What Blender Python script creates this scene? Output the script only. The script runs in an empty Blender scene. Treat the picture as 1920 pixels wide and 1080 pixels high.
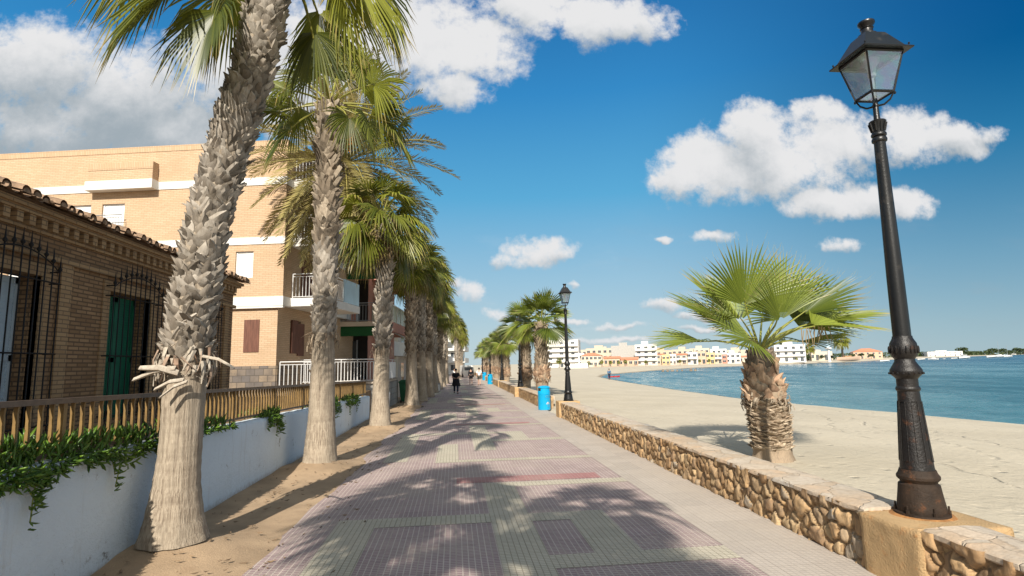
import bpy, bmesh, math, random
from mathutils import Vector, Matrix, noise
random.seed(7)
PI = math.pi
rad = math.radians
scene = bpy.context.scene
COL = scene.collection
def V(*a): return Vector(a)
def rnd(a, b): return random.uniform(a, b)
def lerp(a, b, t): return a + (b - a) * t
def clamp(x, a=0.0, b=1.0): return max(a, min(b, x))
def smooth(x): x = clamp(x); return x * x * (3 - 2 * x)

# ------------------------------------------------------------------ camera
FPX, CAMH = 1050.0, 2.05
def cam_axes(alpha, theta, roll):
    sa, ca, st, ct = math.sin(alpha), math.cos(alpha), math.sin(theta), math.cos(theta)
    f = V(sa * ct, ca * ct, st); r0 = V(ca, -sa, 0); u0 = r0.cross(f)
    cr, sr = math.cos(roll), math.sin(roll)
    return r0 * cr - u0 * sr, u0 * cr + r0 * sr, f
CR, CU, CF = cam_axes(rad(5.95), rad(7.75), 0.0215)
def ray(px, py): return CR * ((px - 960) / FPX) + CU * ((540 - py) / FPX) + CF
def gp(px, py, z=0.0):                       # photo pixel -> point on the level z
    d = ray(px, py); t = (z - CAMH) / d.z; return V(d.x * t, d.y * t, z)
def atY(px, py, Y):
    d = ray(px, py); t = Y / d.y; return V(d.x * t, Y, CAMH + d.z * t)
def atX(px, py, X):
    d = ray(px, py); t = X / d.x; return V(X, d.y * t, CAMH + d.z * t)
cam = bpy.data.cameras.new('camera'); cam.sensor_width = 36; cam.lens = 36 * FPX / 1920
cam.clip_start = 0.1; cam.clip_end = 20000
camo = bpy.data.objects.new('camera', cam); COL.objects.link(camo)
M = Matrix.Identity(4)
for i in range(3):
    M[i][0], M[i][1], M[i][2] = CR[i], CU[i], -CF[i]
M[2][3] = CAMH
camo.matrix_world = M
scene.camera = camo

# ------------------------------------------------------------------ mesh builder
class MB:
    def __init__(s): s.v = []; s.f = []; s.c = []; s.col = (0, 0, 0, 1)
    def vert(s, p, c=None):
        s.v.append((p[0], p[1], p[2])); s.c.append(c or s.col); return len(s.v) - 1
    def face(s, *i): s.f.append(i)
    def quad(s, a, b, c, d):
        s.face(s.vert(a), s.vert(b), s.vert(c), s.vert(d))
    def poly(s, pts): s.face(*[s.vert(p) for p in pts])
    def box(s, x0, x1, y0, y1, z0, z1, m=None):
        p = [V(x, y, z) for z in (z0, z1) for y in (y0, y1) for x in (x0, x1)]
        if m is not None: p = [m @ q for q in p]
        i = [s.vert(q) for q in p]
        for f in ((0, 2, 3, 1), (4, 5, 7, 6), (0, 1, 5, 4), (2, 6, 7, 3), (0, 4, 6, 2), (1, 3, 7, 5)):
            s.face(*[i[k] for k in f])
    def bbox(s, c, size, m=None, b=0.0):
        x, y, z = size[0] / 2, size[1] / 2, size[2] / 2
        s.box(c[0] - x, c[0] + x, c[1] - y, c[1] + y, c[2] - z, c[2] + z, m)
    def tube(s, pts, radii, n=8, cap=True, cols=None):
        pts = [Vector(p) for p in pts]
        if not isinstance(radii, (list, tuple)): radii = [radii] * len(pts)
        rings = []; ref = None
        for k, p in enumerate(pts):
            t = (pts[min(k + 1, len(pts) - 1)] - pts[max(k - 1, 0)])
            if t.length < 1e-9: t = V(0, 0, 1)
            t.normalize()
            if ref is None:
                ref = V(1, 0, 0) if abs(t.x) < 0.9 else V(0, 1, 0)
            u = ref - t * ref.dot(t)
            if u.length < 1e-6: u = t.orthogonal()
            u.normalize(); w = t.cross(u); ref = u
            c = cols[k] if cols else None
            rings.append([s.vert(p + (u * math.cos(2 * PI * j / n) + w * math.sin(2 * PI * j / n)) * radii[k], c) for j in range(n)])
        for a, b in zip(rings, rings[1:]):
            for j in range(n): s.face(a[j], a[(j + 1) % n], b[(j + 1) % n], b[j])
        if cap:
            s.face(*rings[0][::-1]); s.face(*rings[-1])
    def lathe(s, prof, n=24, c=(0, 0), cap=True, sq=None):
        rings = []
        for r, z in prof:
            rings.append([s.vert((c[0] + r * math.cos(2 * PI * j / n), c[1] + r * math.sin(2 * PI * j / n), z)) for j in range(n)])
        for a, b in zip(rings, rings[1:]):
            for j in range(n): s.face(a[j], a[(j + 1) % n], b[(j + 1) % n], b[j])
        if cap:
            s.face(*rings[0][::-1]); s.face(*rings[-1])
    def loft4(s, levels, c=(0, 0)):           # square frustums: (half x, half y, z)
        rings = [[s.vert((c[0] + a * hx, c[1] + b * hy, z)) for a, b in ((-1, -1), (1, -1), (1, 1), (-1, 1))] for hx, hy, z in levels]
        for a, b in zip(rings, rings[1:]):
            for j in range(4): s.face(a[j], a[(j + 1) % 4], b[(j + 1) % 4], b[j])
        s.face(*rings[0][::-1]); s.face(*rings[-1])
    def blob(s, c, r, n=8, m=6, jit=0.0):
        c = Vector(c); r = Vector(r) if hasattr(r, '__len__') else V(r, r, r)
        rows = []
        for i in range(1, m):
            th = PI * i / m
            rows.append([s.vert(c + V(r.x * math.sin(th) * math.cos(2 * PI * j / n), r.y * math.sin(th) * math.sin(2 * PI * j / n), r.z * math.cos(th)) * (1 + rnd(-jit, jit))) for j in range(n)])
        t = s.vert(c + V(0, 0, r.z)); b = s.vert(c - V(0, 0, r.z))
        for j in range(n):
            s.face(t, rows[0][j], rows[0][(j + 1) % n]); s.face(b, rows[-1][(j + 1) % n], rows[-1][j])
        for a, d in zip(rows, rows[1:]):
            for j in range(n): s.face(a[j], d[j], d[(j + 1) % n], a[(j + 1) % n])
    def xf(s, m, start=0):
        for i in range(start, len(s.v)): s.v[i] = tuple(m @ Vector(s.v[i]))
    def build(s, name, mat, parent=None, sm=True, world=False, sharp=35, bevel=0.0):
        me = bpy.data.meshes.new(name)
        vs = s.v
        if world and parent is not None:
            inv = parent.matrix_basis.inverted(); vs = [tuple(inv @ Vector(p)) for p in vs]
        me.from_pydata(vs, [], s.f)
        if s.c and any(c != (0, 0, 0, 1) for c in s.c):
            at = me.color_attributes.new('tone', 'FLOAT_COLOR', 'POINT')
            flat = [x for c in s.c for x in c]; at.data.foreach_set('color', flat)
        me.materials.append(mat)
        if sm:
            me.polygons.foreach_set('use_smooth', [True] * len(me.polygons))
            if sharp: me.set_sharp_from_angle(angle=rad(sharp))
        me.update()
        o = bpy.data.objects.new(name, me); COL.objects.link(o)
        if bevel:
            b = o.modifiers.new('bevel', 'BEVEL'); b.width = bevel; b.segments = 2; b.limit_method = 'ANGLE'; b.angle_limit = rad(40)
        if parent is not None: o.parent = parent
        return o

def tag(o, label=None, cat=None, group=None, kind=None):
    if label: o['label'] = label
    if cat: o['category'] = cat
    if group: o['group'] = group
    if kind: o['kind'] = kind
    return o
def thing(name, label, cat, loc=(0, 0, 0), rz=0.0, group=None, scale=1.0):
    o = bpy.data.objects.new(name, None); COL.objects.link(o); o.empty_display_size = 0.2
    o.location = loc; o.rotation_euler = (0, 0, rz); o.scale = (scale,) * 3
    o.matrix_basis = Matrix.LocRotScale(Vector(loc), Matrix.Rotation(rz, 3, 'Z'), V(scale, scale, scale))
    return tag(o, label, cat, group)
def kids(o): return [c for c in bpy.data.objects if c.parent == o]
def dup(root, loc, rz=0.0, label=None, group=None, scale=1.0):
    r = root.copy(); COL.objects.link(r)
    r.location = loc; r.rotation_euler = (0, 0, rz); r.scale = (scale,) * 3
    if label: r['label'] = label
    if group: r['group'] = group
    for ch in kids(root):
        c = ch.copy(); COL.objects.link(c); c.parent = r
        for g in kids(ch):
            d = g.copy(); COL.objects.link(d); d.parent = c
    return r
# ------------------------------------------------------------------ materials
class NT:
    def __init__(s, tree): s.t = tree
    def n(s, typ, ins=None, **props):
        nd = s.t.nodes.new(typ)
        for k, v in props.items(): setattr(nd, k, v)
        for k, v in (ins or {}).items():
            sk = nd.inputs[k]
            if isinstance(v, bpy.types.NodeSocket): s.t.links.new(v, sk)
            else: sk.default_value = v
        return nd
    def math(s, op, a, b=0.0, c=0.0, cl=False):
        return s.n('ShaderNodeMath', {0: a, 1: b, 2: c}, operation=op, use_clamp=cl).outputs[0]
    def vm(s, op, a, b=(0, 0, 0)):
        nd = s.n('ShaderNodeVectorMath', {0: a, 1: b}, operation=op)
        return nd.outputs['Value'] if op in ('DOT_PRODUCT', 'LENGTH') else nd.outputs[0]
    def mix(s, f, a, b, bt='MIX'):
        nd = s.t.nodes.new('ShaderNodeMix'); nd.data_type = 'RGBA'; nd.blend_type = bt
        for i, v in ((0, f), (6, a), (7, b)):
            if isinstance(v, bpy.types.NodeSocket): s.t.links.new(v, nd.inputs[i])
            elif i == 0: nd.inputs[i].default_value = v
            else: nd.inputs[i].default_value = tuple(v)[:3] + (1,)
        return nd.outputs[2]
    def ss(s, x, a, b):
        nd = s.n('ShaderNodeMapRange', {0: x, 1: a, 2: b, 3: 0.0, 4: 1.0}); nd.interpolation_type = 'SMOOTHSTEP'
        return nd.outputs[0]
    def noise(s, vec, scale, detail=4.0, rough=0.55, out='Fac', dist=0.0):
        nd = s.n('ShaderNodeTexNoise', {'Vector': vec, 'Scale': scale, 'Detail': detail, 'Roughness': rough, 'Distortion': dist})
        return nd.outputs[out]
    def bump(s, h, strength=0.5, dist=0.02, normal=None):
        ins = {'Height': h, 'Strength': strength, 'Distance': dist}
        if normal is not None: ins['Normal'] = normal
        return s.n('ShaderNodeBump', ins).outputs[0]
def newmat(name):
    m = bpy.data.materials.new(name); m.use_nodes = True
    t = m.node_tree; b = t.nodes['Principled BSDF']
    return m, NT(t), b
def setp(nt, b, **k):
    names = dict(col='Base Color', rough='Roughness', nor='Normal', spec='Specular IOR Level', metal='Metallic', trans='Transmission Weight', alpha='Alpha', coat='Coat Weight', sub='Subsurface Weight', ior='IOR', sheen='Sheen Weight')
    for kk, v in k.items():
        sk = b.inputs[names[kk]]
        if isinstance(v, bpy.types.NodeSocket): nt.t.links.new(v, sk)
        elif kk == 'col': sk.default_value = tuple(v)[:3] + (1,)
        else: sk.default_value = v
def objco(nt, scale=(1, 1, 1)):
    o = nt.n('ShaderNodeTexCoord').outputs['Object']
    return nt.vm('MULTIPLY', o, scale) if scale != (1, 1, 1) else o
def mul(c, k): return tuple(x * k for x in c)
def plain(name, col, rough=0.75, var=0.18, vs=2.0, bs=25.0, bump=0.25, bd=0.01, col2=None, stretch=(1, 1, 1), spec=0.3, metal=0.0, dirt=0.0, dirtcol=(0.12, 0.1, 0.08)):
    m, nt, b = newmat(name)
    co = objco(nt, stretch)
    n1 = nt.noise(co, vs, 5, 0.6); n2 = nt.noise(co, bs, 5, 0.65)
    c = nt.mix(nt.ss(n1, 0.32, 0.68), mul(col, 1 - var), col2 or mul(col, 1 + var))
    c = nt.mix(nt.math('MULTIPLY', n2, var * 1.4), c, mul(col, 0.55))
    if dirt:
        d = nt.ss(nt.noise(co, vs * 1.7, 6, 0.7), 0.56, 0.72)
        c = nt.mix(nt.math('MULTIPLY', d, dirt), c, dirtcol)
    setp(nt, b, col=c, rough=rough, spec=spec, metal=metal)
    if bump: setp(nt, b, nor=nt.bump(n2, bump, bd))
    return m
def wallco(nt):                                # (along the wall, height) on upright faces, from object space
    tc = nt.n('ShaderNodeTexCoord'); sp = nt.n('ShaderNodeSeparateXYZ', {0: tc.outputs['Object']})
    sn = nt.n('ShaderNodeSeparateXYZ', {0: tc.outputs['Normal']})
    k = nt.math('GREATER_THAN', nt.math('ABSOLUTE', sn.outputs[0]), 0.6)
    u = nt.math('ADD', nt.math('MULTIPLY', sp.outputs[1], k), nt.math('MULTIPLY', sp.outputs[0], nt.math('SUBTRACT', 1.0, k)))
    h = nt.math('GREATER_THAN', nt.math('ABSOLUTE', sn.outputs[2]), 0.8)
    v = nt.math('ADD', nt.math('MULTIPLY', sp.outputs[2], nt.math('SUBTRACT', 1.0, h)), nt.math('MULTIPLY', sp.outputs[1], h))
    return nt.n('ShaderNodeCombineXYZ', {0: u, 1: v, 2: 0.0}).outputs[0], tc.outputs['Object']
def brick(name, c1, c2, mortar, w=0.25, h=0.065, ms=0.008, var=0.3, bump=0.6, rough=0.9, offset=0.5, vs=0.8):
    m, nt, b = newmat(name)
    uv, ob = wallco(nt)
    t = nt.n('ShaderNodeTexBrick', {'Vector': uv, 'Color1': c1 + (1,), 'Color2': c2 + (1,), 'Mortar': mortar + (1,), 'Scale': 1.0, 'Mortar Size': ms, 'Mortar Smooth': 0.2, 'Bias': 0.0, 'Brick Width': w, 'Row Height': h}, offset=offset)
    n1 = nt.noise(ob, vs, 6, 0.65); n2 = nt.noise(ob, 40, 4, 0.6)
    c = nt.mix(nt.math('MULTIPLY', nt.ss(n1, 0.35, 0.75), var), t.outputs['Color'], mul(c2, 0.55))
    c = nt.mix(nt.math('MULTIPLY', n2, 0.25), c, mul(c1, 0.6))
    hgt = nt.math('ADD', nt.math('MULTIPLY', t.outputs['Fac'], -1.0), nt.math('MULTIPLY', n2, 0.5))
    setp(nt, b, col=c, rough=rough, nor=nt.bump(hgt, bump, 0.01), spec=0.25)
    return m
def attrmat(name, ramp, rough=0.85, bs=20, bump=0.4, bd=0.01, spec=0.25):
    """colour from attribute 'tone'.r through a colour ramp; tone.g brightness"""
    m, nt, b = newmat(name)
    a = nt.n('ShaderNodeAttribute', attribute_name='tone'); sp = nt.n('ShaderNodeSeparateColor', {0: a.outputs['Color']})
    r = nt.n('ShaderNodeValToRGB', {0: sp.outputs[0]})
    els = r.color_ramp.elements
    while len(els) < len(ramp): els.new(0.5)
    for e, (p, c) in zip(els, ramp): e.position = p; e.color = tuple(c) + (1,)
    co = objco(nt, (1, 1, 0.35)); n1 = nt.noise(co, bs, 6, 0.65); n0 = nt.noise(co, bs * 0.2, 4)
    c = nt.mix(nt.math('MULTIPLY', nt.ss(n1, 0.35, 0.75), 0.6), r.outputs[0], (0.1, 0.08, 0.06))
    c = nt.mix(nt.math('MULTIPLY', n0, 0.25), c, (0.5, 0.42, 0.3))
    k = nt.math('MULTIPLY_ADD', sp.outputs[1], 0.5, 0.75)
    c = nt.mix(1.0, c, nt.n('ShaderNodeCombineColor', {0: k, 1: k, 2: k}).outputs[0], 'MULTIPLY')
    setp(nt, b, col=c, rough=rough, nor=nt.bump(n1, bump, bd), spec=spec)
    return m
def leafmat(name, dark, light, tip, transl=0.3, rough=0.4):
    m, nt, b = newmat(name)
    a = nt.n('ShaderNodeAttribute', attribute_name='tone'); sp = nt.n('ShaderNodeSeparateColor', {0: a.outputs['Color']})
    k = nt.math('ADD', nt.math('MULTIPLY', sp.outputs[1], 0.75), nt.math('MULTIPLY', sp.outputs[2], 0.35), cl=True)
    c = nt.mix(k, dark, light)
    tipf = nt.ss(nt.math('ADD', sp.outputs[0], nt.math('MULTIPLY', sp.outputs[2], 0.22)), 0.88, 1.08)
    c = nt.mix(nt.math('MULTIPLY', tipf, 0.75), c, tip)
    c = nt.mix(a.outputs['Alpha'], nt.mix(0.5, light, (0.4, 0.36, 0.1)), c)
    setp(nt, b, col=c, rough=rough, spec=0.45)
    tr = nt.n('ShaderNodeBsdfTranslucent', {'Color': nt.mix(0.5, c, mul(light, 1.3))})
    mx = nt.n('ShaderNodeMixShader', {0: transl, 1: b.outputs[0], 2: tr.outputs[0]})
    out = [x for x in nt.t.nodes if x.type == 'OUTPUT_MATERIAL'][0]
    nt.t.links.new(mx.outputs[0], out.inputs[0])
    return m

MT = {}
MT['fan_leaf'] = leafmat('fan palm leaf', (0.025, 0.045, 0.009), (0.28, 0.29, 0.035), (0.38, 0.27, 0.11))
MT['beach_leaf'] = leafmat('beach palm leaf', (0.035, 0.065, 0.012), (0.27, 0.32, 0.045), (0.42, 0.33, 0.17))
MT['dead_leaf'] = leafmat('dead palm leaf', (0.16, 0.11, 0.06), (0.34, 0.25, 0.13), (0.4, 0.3, 0.17), 0.15, 0.8)
MT['date_leaf'] = leafmat('date palm leaf', (0.09, 0.085, 0.03), (0.4, 0.33, 0.12), (0.34, 0.26, 0.13), 0.25, 0.5)
MT['succulent'] = leafmat('ice plant leaf', (0.03, 0.09, 0.01), (0.16, 0.27, 0.03), (0.3, 0.3, 0.06), 0.2, 0.35)
MT['fruit'] = plain('date fruit', (0.55, 0.22, 0.03), 0.5, 0.3)
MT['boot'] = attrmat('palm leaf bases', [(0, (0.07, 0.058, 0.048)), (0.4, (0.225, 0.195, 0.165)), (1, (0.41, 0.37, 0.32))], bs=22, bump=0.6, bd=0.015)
MT['boot_brown'] = attrmat('palm leaf bases brown', [(0, (0.06, 0.045, 0.035)), (0.5, (0.22, 0.17, 0.125)), (1, (0.4, 0.33, 0.25))], bs=22, bump=0.6, bd=0.015)
MT['boot_red'] = attrmat('palm leaf bases red', [(0, (0.1, 0.05, 0.03)), (0.5, (0.32, 0.19, 0.12)), (1, (0.56, 0.38, 0.25))], bs=16, bump=0.6, bd=0.02)
MT['husk'] = attrmat('palm husk', [(0, (0.12, 0.06, 0.04)), (0.35, (0.3, 0.16, 0.1)), (0.6, (0.36, 0.31, 0.25)), (1, (0.52, 0.46, 0.38))], bs=30, bump=0.6)
MT['fibre'] = attrmat('palm fibre', [(0, (0.1, 0.06, 0.04)), (0.5, (0.28, 0.2, 0.135)), (1, (0.46, 0.37, 0.27))], bs=40, bump=0.5)
def barkmat(name, c0, c1):
    m, nt, b = newmat(name)
    co = objco(nt); v = nt.noise(objco(nt, (1, 1, 0.03)), 42, 6, 0.7); v2 = nt.noise(objco(nt, (1, 1, 0.12)), 95, 4, 0.6); r = nt.noise(objco(nt, (0.12, 0.12, 1)), 14, 5, 0.65); big = nt.noise(co, 1.8, 6, 0.65)
    h = nt.math('ADD', nt.math('MULTIPLY', v, 0.9), nt.math('ADD', nt.math('MULTIPLY', v2, 0.35), nt.math('MULTIPLY', r, 0.22)))
    c = nt.mix(nt.ss(h, 0.5, 0.95), c0, c1); c = nt.mix(nt.math('MULTIPLY', nt.ss(big, 0.4, 0.7), 0.6), c, mul(c1, 0.62)); c = nt.mix(nt.math('MULTIPLY', nt.ss(r, 0.6, 0.75), 0.35), c, mul(c0, 0.9))
    setp(nt, b, col=c, rough=0.95, spec=0.15, nor=nt.bump(h, 0.8, 0.025))
    return m
MT['bark'] = barkmat('palm bark', (0.17, 0.13, 0.095), (0.5, 0.42, 0.32))
MT['iron'] = plain('black cast iron', (0.008, 0.008, 0.008), 0.33, 0.3, 3, 60, 0.4, 0.005, spec=0.5, dirt=0.16, dirtcol=(0.16, 0.13, 0.1))
MT['rusty_iron'] = plain('rusty cast iron', (0.011, 0.009, 0.008), 0.42, 0.3, 4, 45, 0.7, 0.008, spec=0.45, dirt=0.75, dirtcol=(0.085, 0.032, 0.012))
MT['grille'] = plain('black grille paint', (0.012, 0.012, 0.014), 0.5, 0.1, bump=0.1)
MT['lampwhite'] = plain('lamp reflector', (0.5, 0.5, 0.47), 0.4, 0.05)
MT['rust_base'] = plain('rusted iron foot', (0.035, 0.022, 0.014), 0.7, 0.4, 6, 45, 0.8, 0.01, spec=0.3, dirt=0.8, dirtcol=(0.13, 0.05, 0.018))
def glassmat():
    m, nt, b = newmat('lantern glass')
    n = nt.noise(objco(nt), 5.0, 2, 0.5)
    r = nt.n('ShaderNodeValToRGB', {0: n}); e = r.color_ramp.elements
    e[0].position = 0.35; e[0].color = (0.75, 0.9, 1, 1); e[1].position = 0.65; e[1].color = (0.95, 0.85, 1, 1)
    for p, c in ((0.45, (0.85, 0.8, 1, 1)), (0.55, (0.7, 1, 0.97, 1))):
        q = e.new(p); q.color = c
    g = nt.n('ShaderNodeBsdfGlossy', {'Color': r.outputs[0], 'Roughness': 0.06})
    t = nt.n('ShaderNodeBsdfTransparent', {'Color': (0.86, 0.9, 0.92, 1)})
    d = nt.n('ShaderNodeBsdfTranslucent', {'Color': (0.8, 0.85, 0.88, 1)})
    m1 = nt.n('ShaderNodeMixShader', {0: 0.2, 1: t.outputs[0], 2: g.outputs[0]})
    m2 = nt.n('ShaderNodeMixShader', {0: 0.13, 1: m1.outputs[0], 2: d.outputs[0]})
    out = [x for x in nt.t.nodes if x.type == 'OUTPUT_MATERIAL'][0]
    nt.t.links.new(m2.outputs[0], out.inputs[0]); return m
MT['glass'] = glassmat()
MT['pane'] = plain('window glass', (0.05, 0.06, 0.07), 0.08, 0.1, bump=0, spec=0.6)
MT['oldbrick'] = brick('old brick', (0.42, 0.265, 0.145), (0.25, 0.15, 0.08), (0.13, 0.09, 0.06), 0.26, 0.068, 0.012, 0.4, 0.9)
MT['oldbrick_pale'] = brick('old brick pale', (0.46, 0.31, 0.17), (0.36, 0.23, 0.125), (0.2, 0.145, 0.095), 0.26, 0.068, 0.01, 0.3, 0.6)
MT['yellowbrick'] = brick('yellow brick', (0.6, 0.43, 0.285), (0.54, 0.375, 0.235), (0.38, 0.265, 0.165), 0.25, 0.075, 0.008, 0.2, 0.5)
MT['soldier'] = brick('soldier course', (0.59, 0.42, 0.275), (0.52, 0.36, 0.22), (0.38, 0.27, 0.17), 0.075, 0.5, 0.01, 0.12, 0.5, offset=0.0)
MT['ashlar'] = brick('grey stone blocks', (0.42, 0.4, 0.36), (0.32, 0.3, 0.27), (0.2, 0.18, 0.16), 0.5, 0.32, 0.012, 0.35, 0.8, vs=2)
MT['slate'] = brick('slate cladding', (0.36, 0.27, 0.18), (0.13, 0.12, 0.12), (0.09, 0.08, 0.07), 0.36, 0.26, 0.012, 0.6, 0.7, vs=2.5)
MT['white'] = plain('white render', (0.69, 0.67, 0.63), 0.85, 0.06, bs=30, bump=0.2, dirt=0.25, dirtcol=(0.45, 0.4, 0.34))
MT['cream'] = plain('cream render', (0.6, 0.52, 0.41), 0.85, 0.06, bs=30, bump=0.2)
MT['pink'] = plain('pink render', (0.5, 0.25, 0.19), 0.85, 0.08, bs=30, bump=0.2)
MT['sandrender'] = plain('sand render', (0.55, 0.46, 0.36), 0.85, 0.06, bs=30, bump=0.2)
MT['peach'] = plain('peach render', (0.6, 0.42, 0.3), 0.85, 0.06, bs=30, bump=0.2)
MT['yellow'] = plain('yellow render', (0.66, 0.48, 0.25), 0.85, 0.06, bs=30, bump=0.2)
MT['greywall'] = plain('grey render', (0.42, 0.4, 0.37), 0.9, 0.08, bs=30, bump=0.2)
MT['green'] = plain('green paint', (0.01, 0.09, 0.025), 0.6, 0.1, bump=0.1)
MT['green_shutter'] = plain('dark green shutter paint', (0.01, 0.13, 0.075), 0.5, 0.15, bump=0.15)
MT['blue_shutter'] = plain('pale blue shutter paint', (0.52, 0.63, 0.72), 0.55, 0.08, bump=0.15)
MT['brownwood'] = plain('brown shutter wood', (0.17, 0.075, 0.05), 0.6, 0.3, 3, 20, 0.3, stretch=(6, 6, 0.6))
MT['shadeblind'] = plain('white blind', (0.8, 0.8, 0.79), 0.6, 0.03, bump=0.05)
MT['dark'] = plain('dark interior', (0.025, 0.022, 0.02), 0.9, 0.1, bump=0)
MT['whitemetal'] = plain('white painted metal', (0.75, 0.75, 0.74), 0.45, 0.04, bump=0)
MT['greymetal'] = plain('grey metal', (0.3, 0.31, 0.32), 0.4, 0.05, bump=0)
MT['creamglass'] = plain('cream obscured glass', (0.52, 0.52, 0.38), 0.2, 0.08, bump=0)
MT['bluepanel'] = plain('pale blue panel', (0.5, 0.66, 0.74), 0.25, 0.05, bump=0)
MT['railing'] = plain('ochre brown railing paint', (0.23, 0.14, 0.048), 0.45, 0.25, 5, 50, 0.2, 0.003, spec=0.45, dirt=0.5, dirtcol=(0.16, 0.1, 0.06))
MT['raildark'] = plain('brown railing paint', (0.13, 0.09, 0.065), 0.45, 0.25, 5, 50, 0.2, 0.003, spec=0.45)
MT['rooftile'] = plain('old roof tile', (0.3, 0.2, 0.13), 0.9, 0.45, 7, 30, 0.5, dirt=0.5, dirtcol=(0.14, 0.12, 0.1))
MT['redroof'] = plain('terracotta roof', (0.55, 0.24, 0.14), 0.9, 0.15, 2, 30, 0.2)
MT['blue_bin'] = plain('bright blue plastic', (0.0, 0.33, 0.6), 0.35, 0.05, bump=0.05, spec=0.5)
MT['green_bin'] = plain('green plastic', (0.015, 0.09, 0.04), 0.5, 0.05, bump=0.05)
MT['mark'] = plain('white print', (0.8, 0.8, 0.8), 0.6, 0.02, bump=0)
def copingmat():
    m, nt, b = newmat('stone coping'); co = objco(nt)
    vo = nt.n('ShaderNodeTexVoronoi', {'Vector': nt.vm('ADD', co, nt.vm('MULTIPLY', nt.noise(co, 3, 3, .6, 'Color'), (.25, .25, 0))), 'Scale': 2.6}); r = nt.n('ShaderNodeValToRGB', {0: nt.n('ShaderNodeSeparateColor', {0: vo.outputs['Color']}).outputs[0]}); e = r.color_ramp.elements
    e[0].color = (.46, .36, .26, 1); e[1].color = (.5, .47, .42, 1)
    for p, c in ((.3, (.6, .42, .27)), (.5, (.52, .46, .38)), (.75, (.62, .5, .38))): q = e.new(p); q.color = c + (1,)
    n1 = nt.noise(co, 14, 6, .7); n2 = nt.noise(co, 2, 5, .65)
    c = nt.mix(nt.ss(n2, .3, .7), r.outputs[0], (.5, .42, .33)); c = nt.mix(nt.math('MULTIPLY', nt.ss(n1, .4, .75), .5), c, (.3, .23, .16))
    ed = nt.n('ShaderNodeTexVoronoi', {'Vector': nt.vm('ADD', co, nt.vm('MULTIPLY', nt.noise(co, 3, 3, .6, 'Color'), (.25, .25, 0))), 'Scale': 2.6}, feature='DISTANCE_TO_EDGE').outputs[0]
    g = nt.ss(ed, .03, .0); c = nt.mix(nt.math('MULTIPLY', g, .6), c, (.36, .28, .2))
    setp(nt, b, col=c, rough=.85, spec=.25, nor=nt.bump(nt.math('SUBTRACT', n1, nt.math('MULTIPLY', g, .6)), .7, .02)); return m
MT['coping'] = copingmat()
MT['plinth'] = plain('rough ochre concrete', (0.55, 0.37, 0.19), 0.95, 0.14, 3, 55, 0.9, 0.025, dirt=0.65, dirtcol=(0.5, 0.22, 0.07))
MT['rustbed'] = plain('rust stained mortar', (0.42, 0.2, 0.07), 0.95, 0.3, 8, 40, 0.7, 0.02, dirt=0.7, dirtcol=(0.12, 0.045, 0.015))
MT['stones'] = attrmat('wall stones', [(0, (0.24, 0.15, 0.08)), (0.2, (0.3, 0.165, 0.07)), (0.45, (0.48, 0.3, 0.14)), (0.62, (0.26, 0.15, 0.075)), (0.8, (0.52, 0.36, 0.19)), (0.93, (0.4, 0.25, 0.12)), (1, (0.32, 0.28, 0.23))], bs=24, bump=0.7, bd=0.015)
MT['skin'] = plain('skin', (0.5, 0.3, 0.21), 0.55, 0.05, bump=0)
MT['hair'] = plain('dark hair', (0.02, 0.015, 0.012), 0.6, 0.1, bump=0)
MT['blackcloth'] = plain('black cloth', (0.014, 0.014, 0.018), 0.9, 0.2, 8)
MT['navycloth'] = plain('navy cloth', (0.02, 0.03, 0.06), 0.9, 0.2, 8)
MT['whitecloth'] = plain('white cloth', (0.8, 0.8, 0.8), 0.9, 0.04, 8)
MT['khaki'] = plain('dark khaki cloth', (0.09, 0.085, 0.07), 0.9, 0.1, 8)
MT['bluecloth'] = plain('blue cloth', (0.03, 0.13, 0.26), 0.9, 0.1, 8)
MT['redplastic'] = plain('red plastic', (0.65, 0.04, 0.03), 0.35, 0.05, bump=0)
MT['boat'] = plain('white boat hull', (0.8, 0.8, 0.78), 0.35, 0.04, bump=0)
MT['wood'] = plain('weathered wood', (0.4, 0.25, 0.14), 0.8, 0.2)
MT['pine'] = leafmat('pine foliage', (0.018, 0.04, 0.012), (0.075, 0.1, 0.03), (0.08, 0.1, 0.04), 0.1, 0.7)
MT['trunkwood'] = plain('tree trunk', (0.16, 0.11, 0.08), 0.95, 0.2)
# ------------------------------------------------------------------ sky, sun
SUN_AZ, SUN_EL = 12.8, 35.0                     # shadows run 13 degrees right of the promenade
sundir = V(-math.sin(rad(SUN_AZ)) * math.cos(rad(SUN_EL)), -math.cos(rad(SUN_AZ)) * math.cos(rad(SUN_EL)), math.sin(rad(SUN_EL)))
sl = bpy.data.lights.new('sun', 'SUN'); sl.energy = 5.0; sl.angle = rad(0.5); sl.color = (1.0, 0.93, 0.82)
so = bpy.data.objects.new('sun', sl); COL.objects.link(so)
so.rotation_euler = sundir.to_track_quat('Z', 'Y').to_euler()
w = bpy.data.worlds.new('World'); scene.world = w; w.use_nodes = True
nt = NT(w.node_tree); bg = w.node_tree.nodes['Background']
sky = nt.n('ShaderNodeTexSky', sky_type='NISHITA'); sky.sun_disc = False
sky.sun_elevation = rad(SUN_EL); sky.sun_rotation = rad(180 + SUN_AZ); sky.altitude = 0; sky.air_density = 1.0; sky.dust_density = 0.4; sky.ozone_density = 2.5
dirv = nt.n('ShaderNodeTexCoord').outputs['Generated']
sp = nt.n('ShaderNodeSeparateXYZ', {0: dirv})
rp = nt.n('ShaderNodeValToRGB', {0: sp.outputs[2]})
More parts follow.
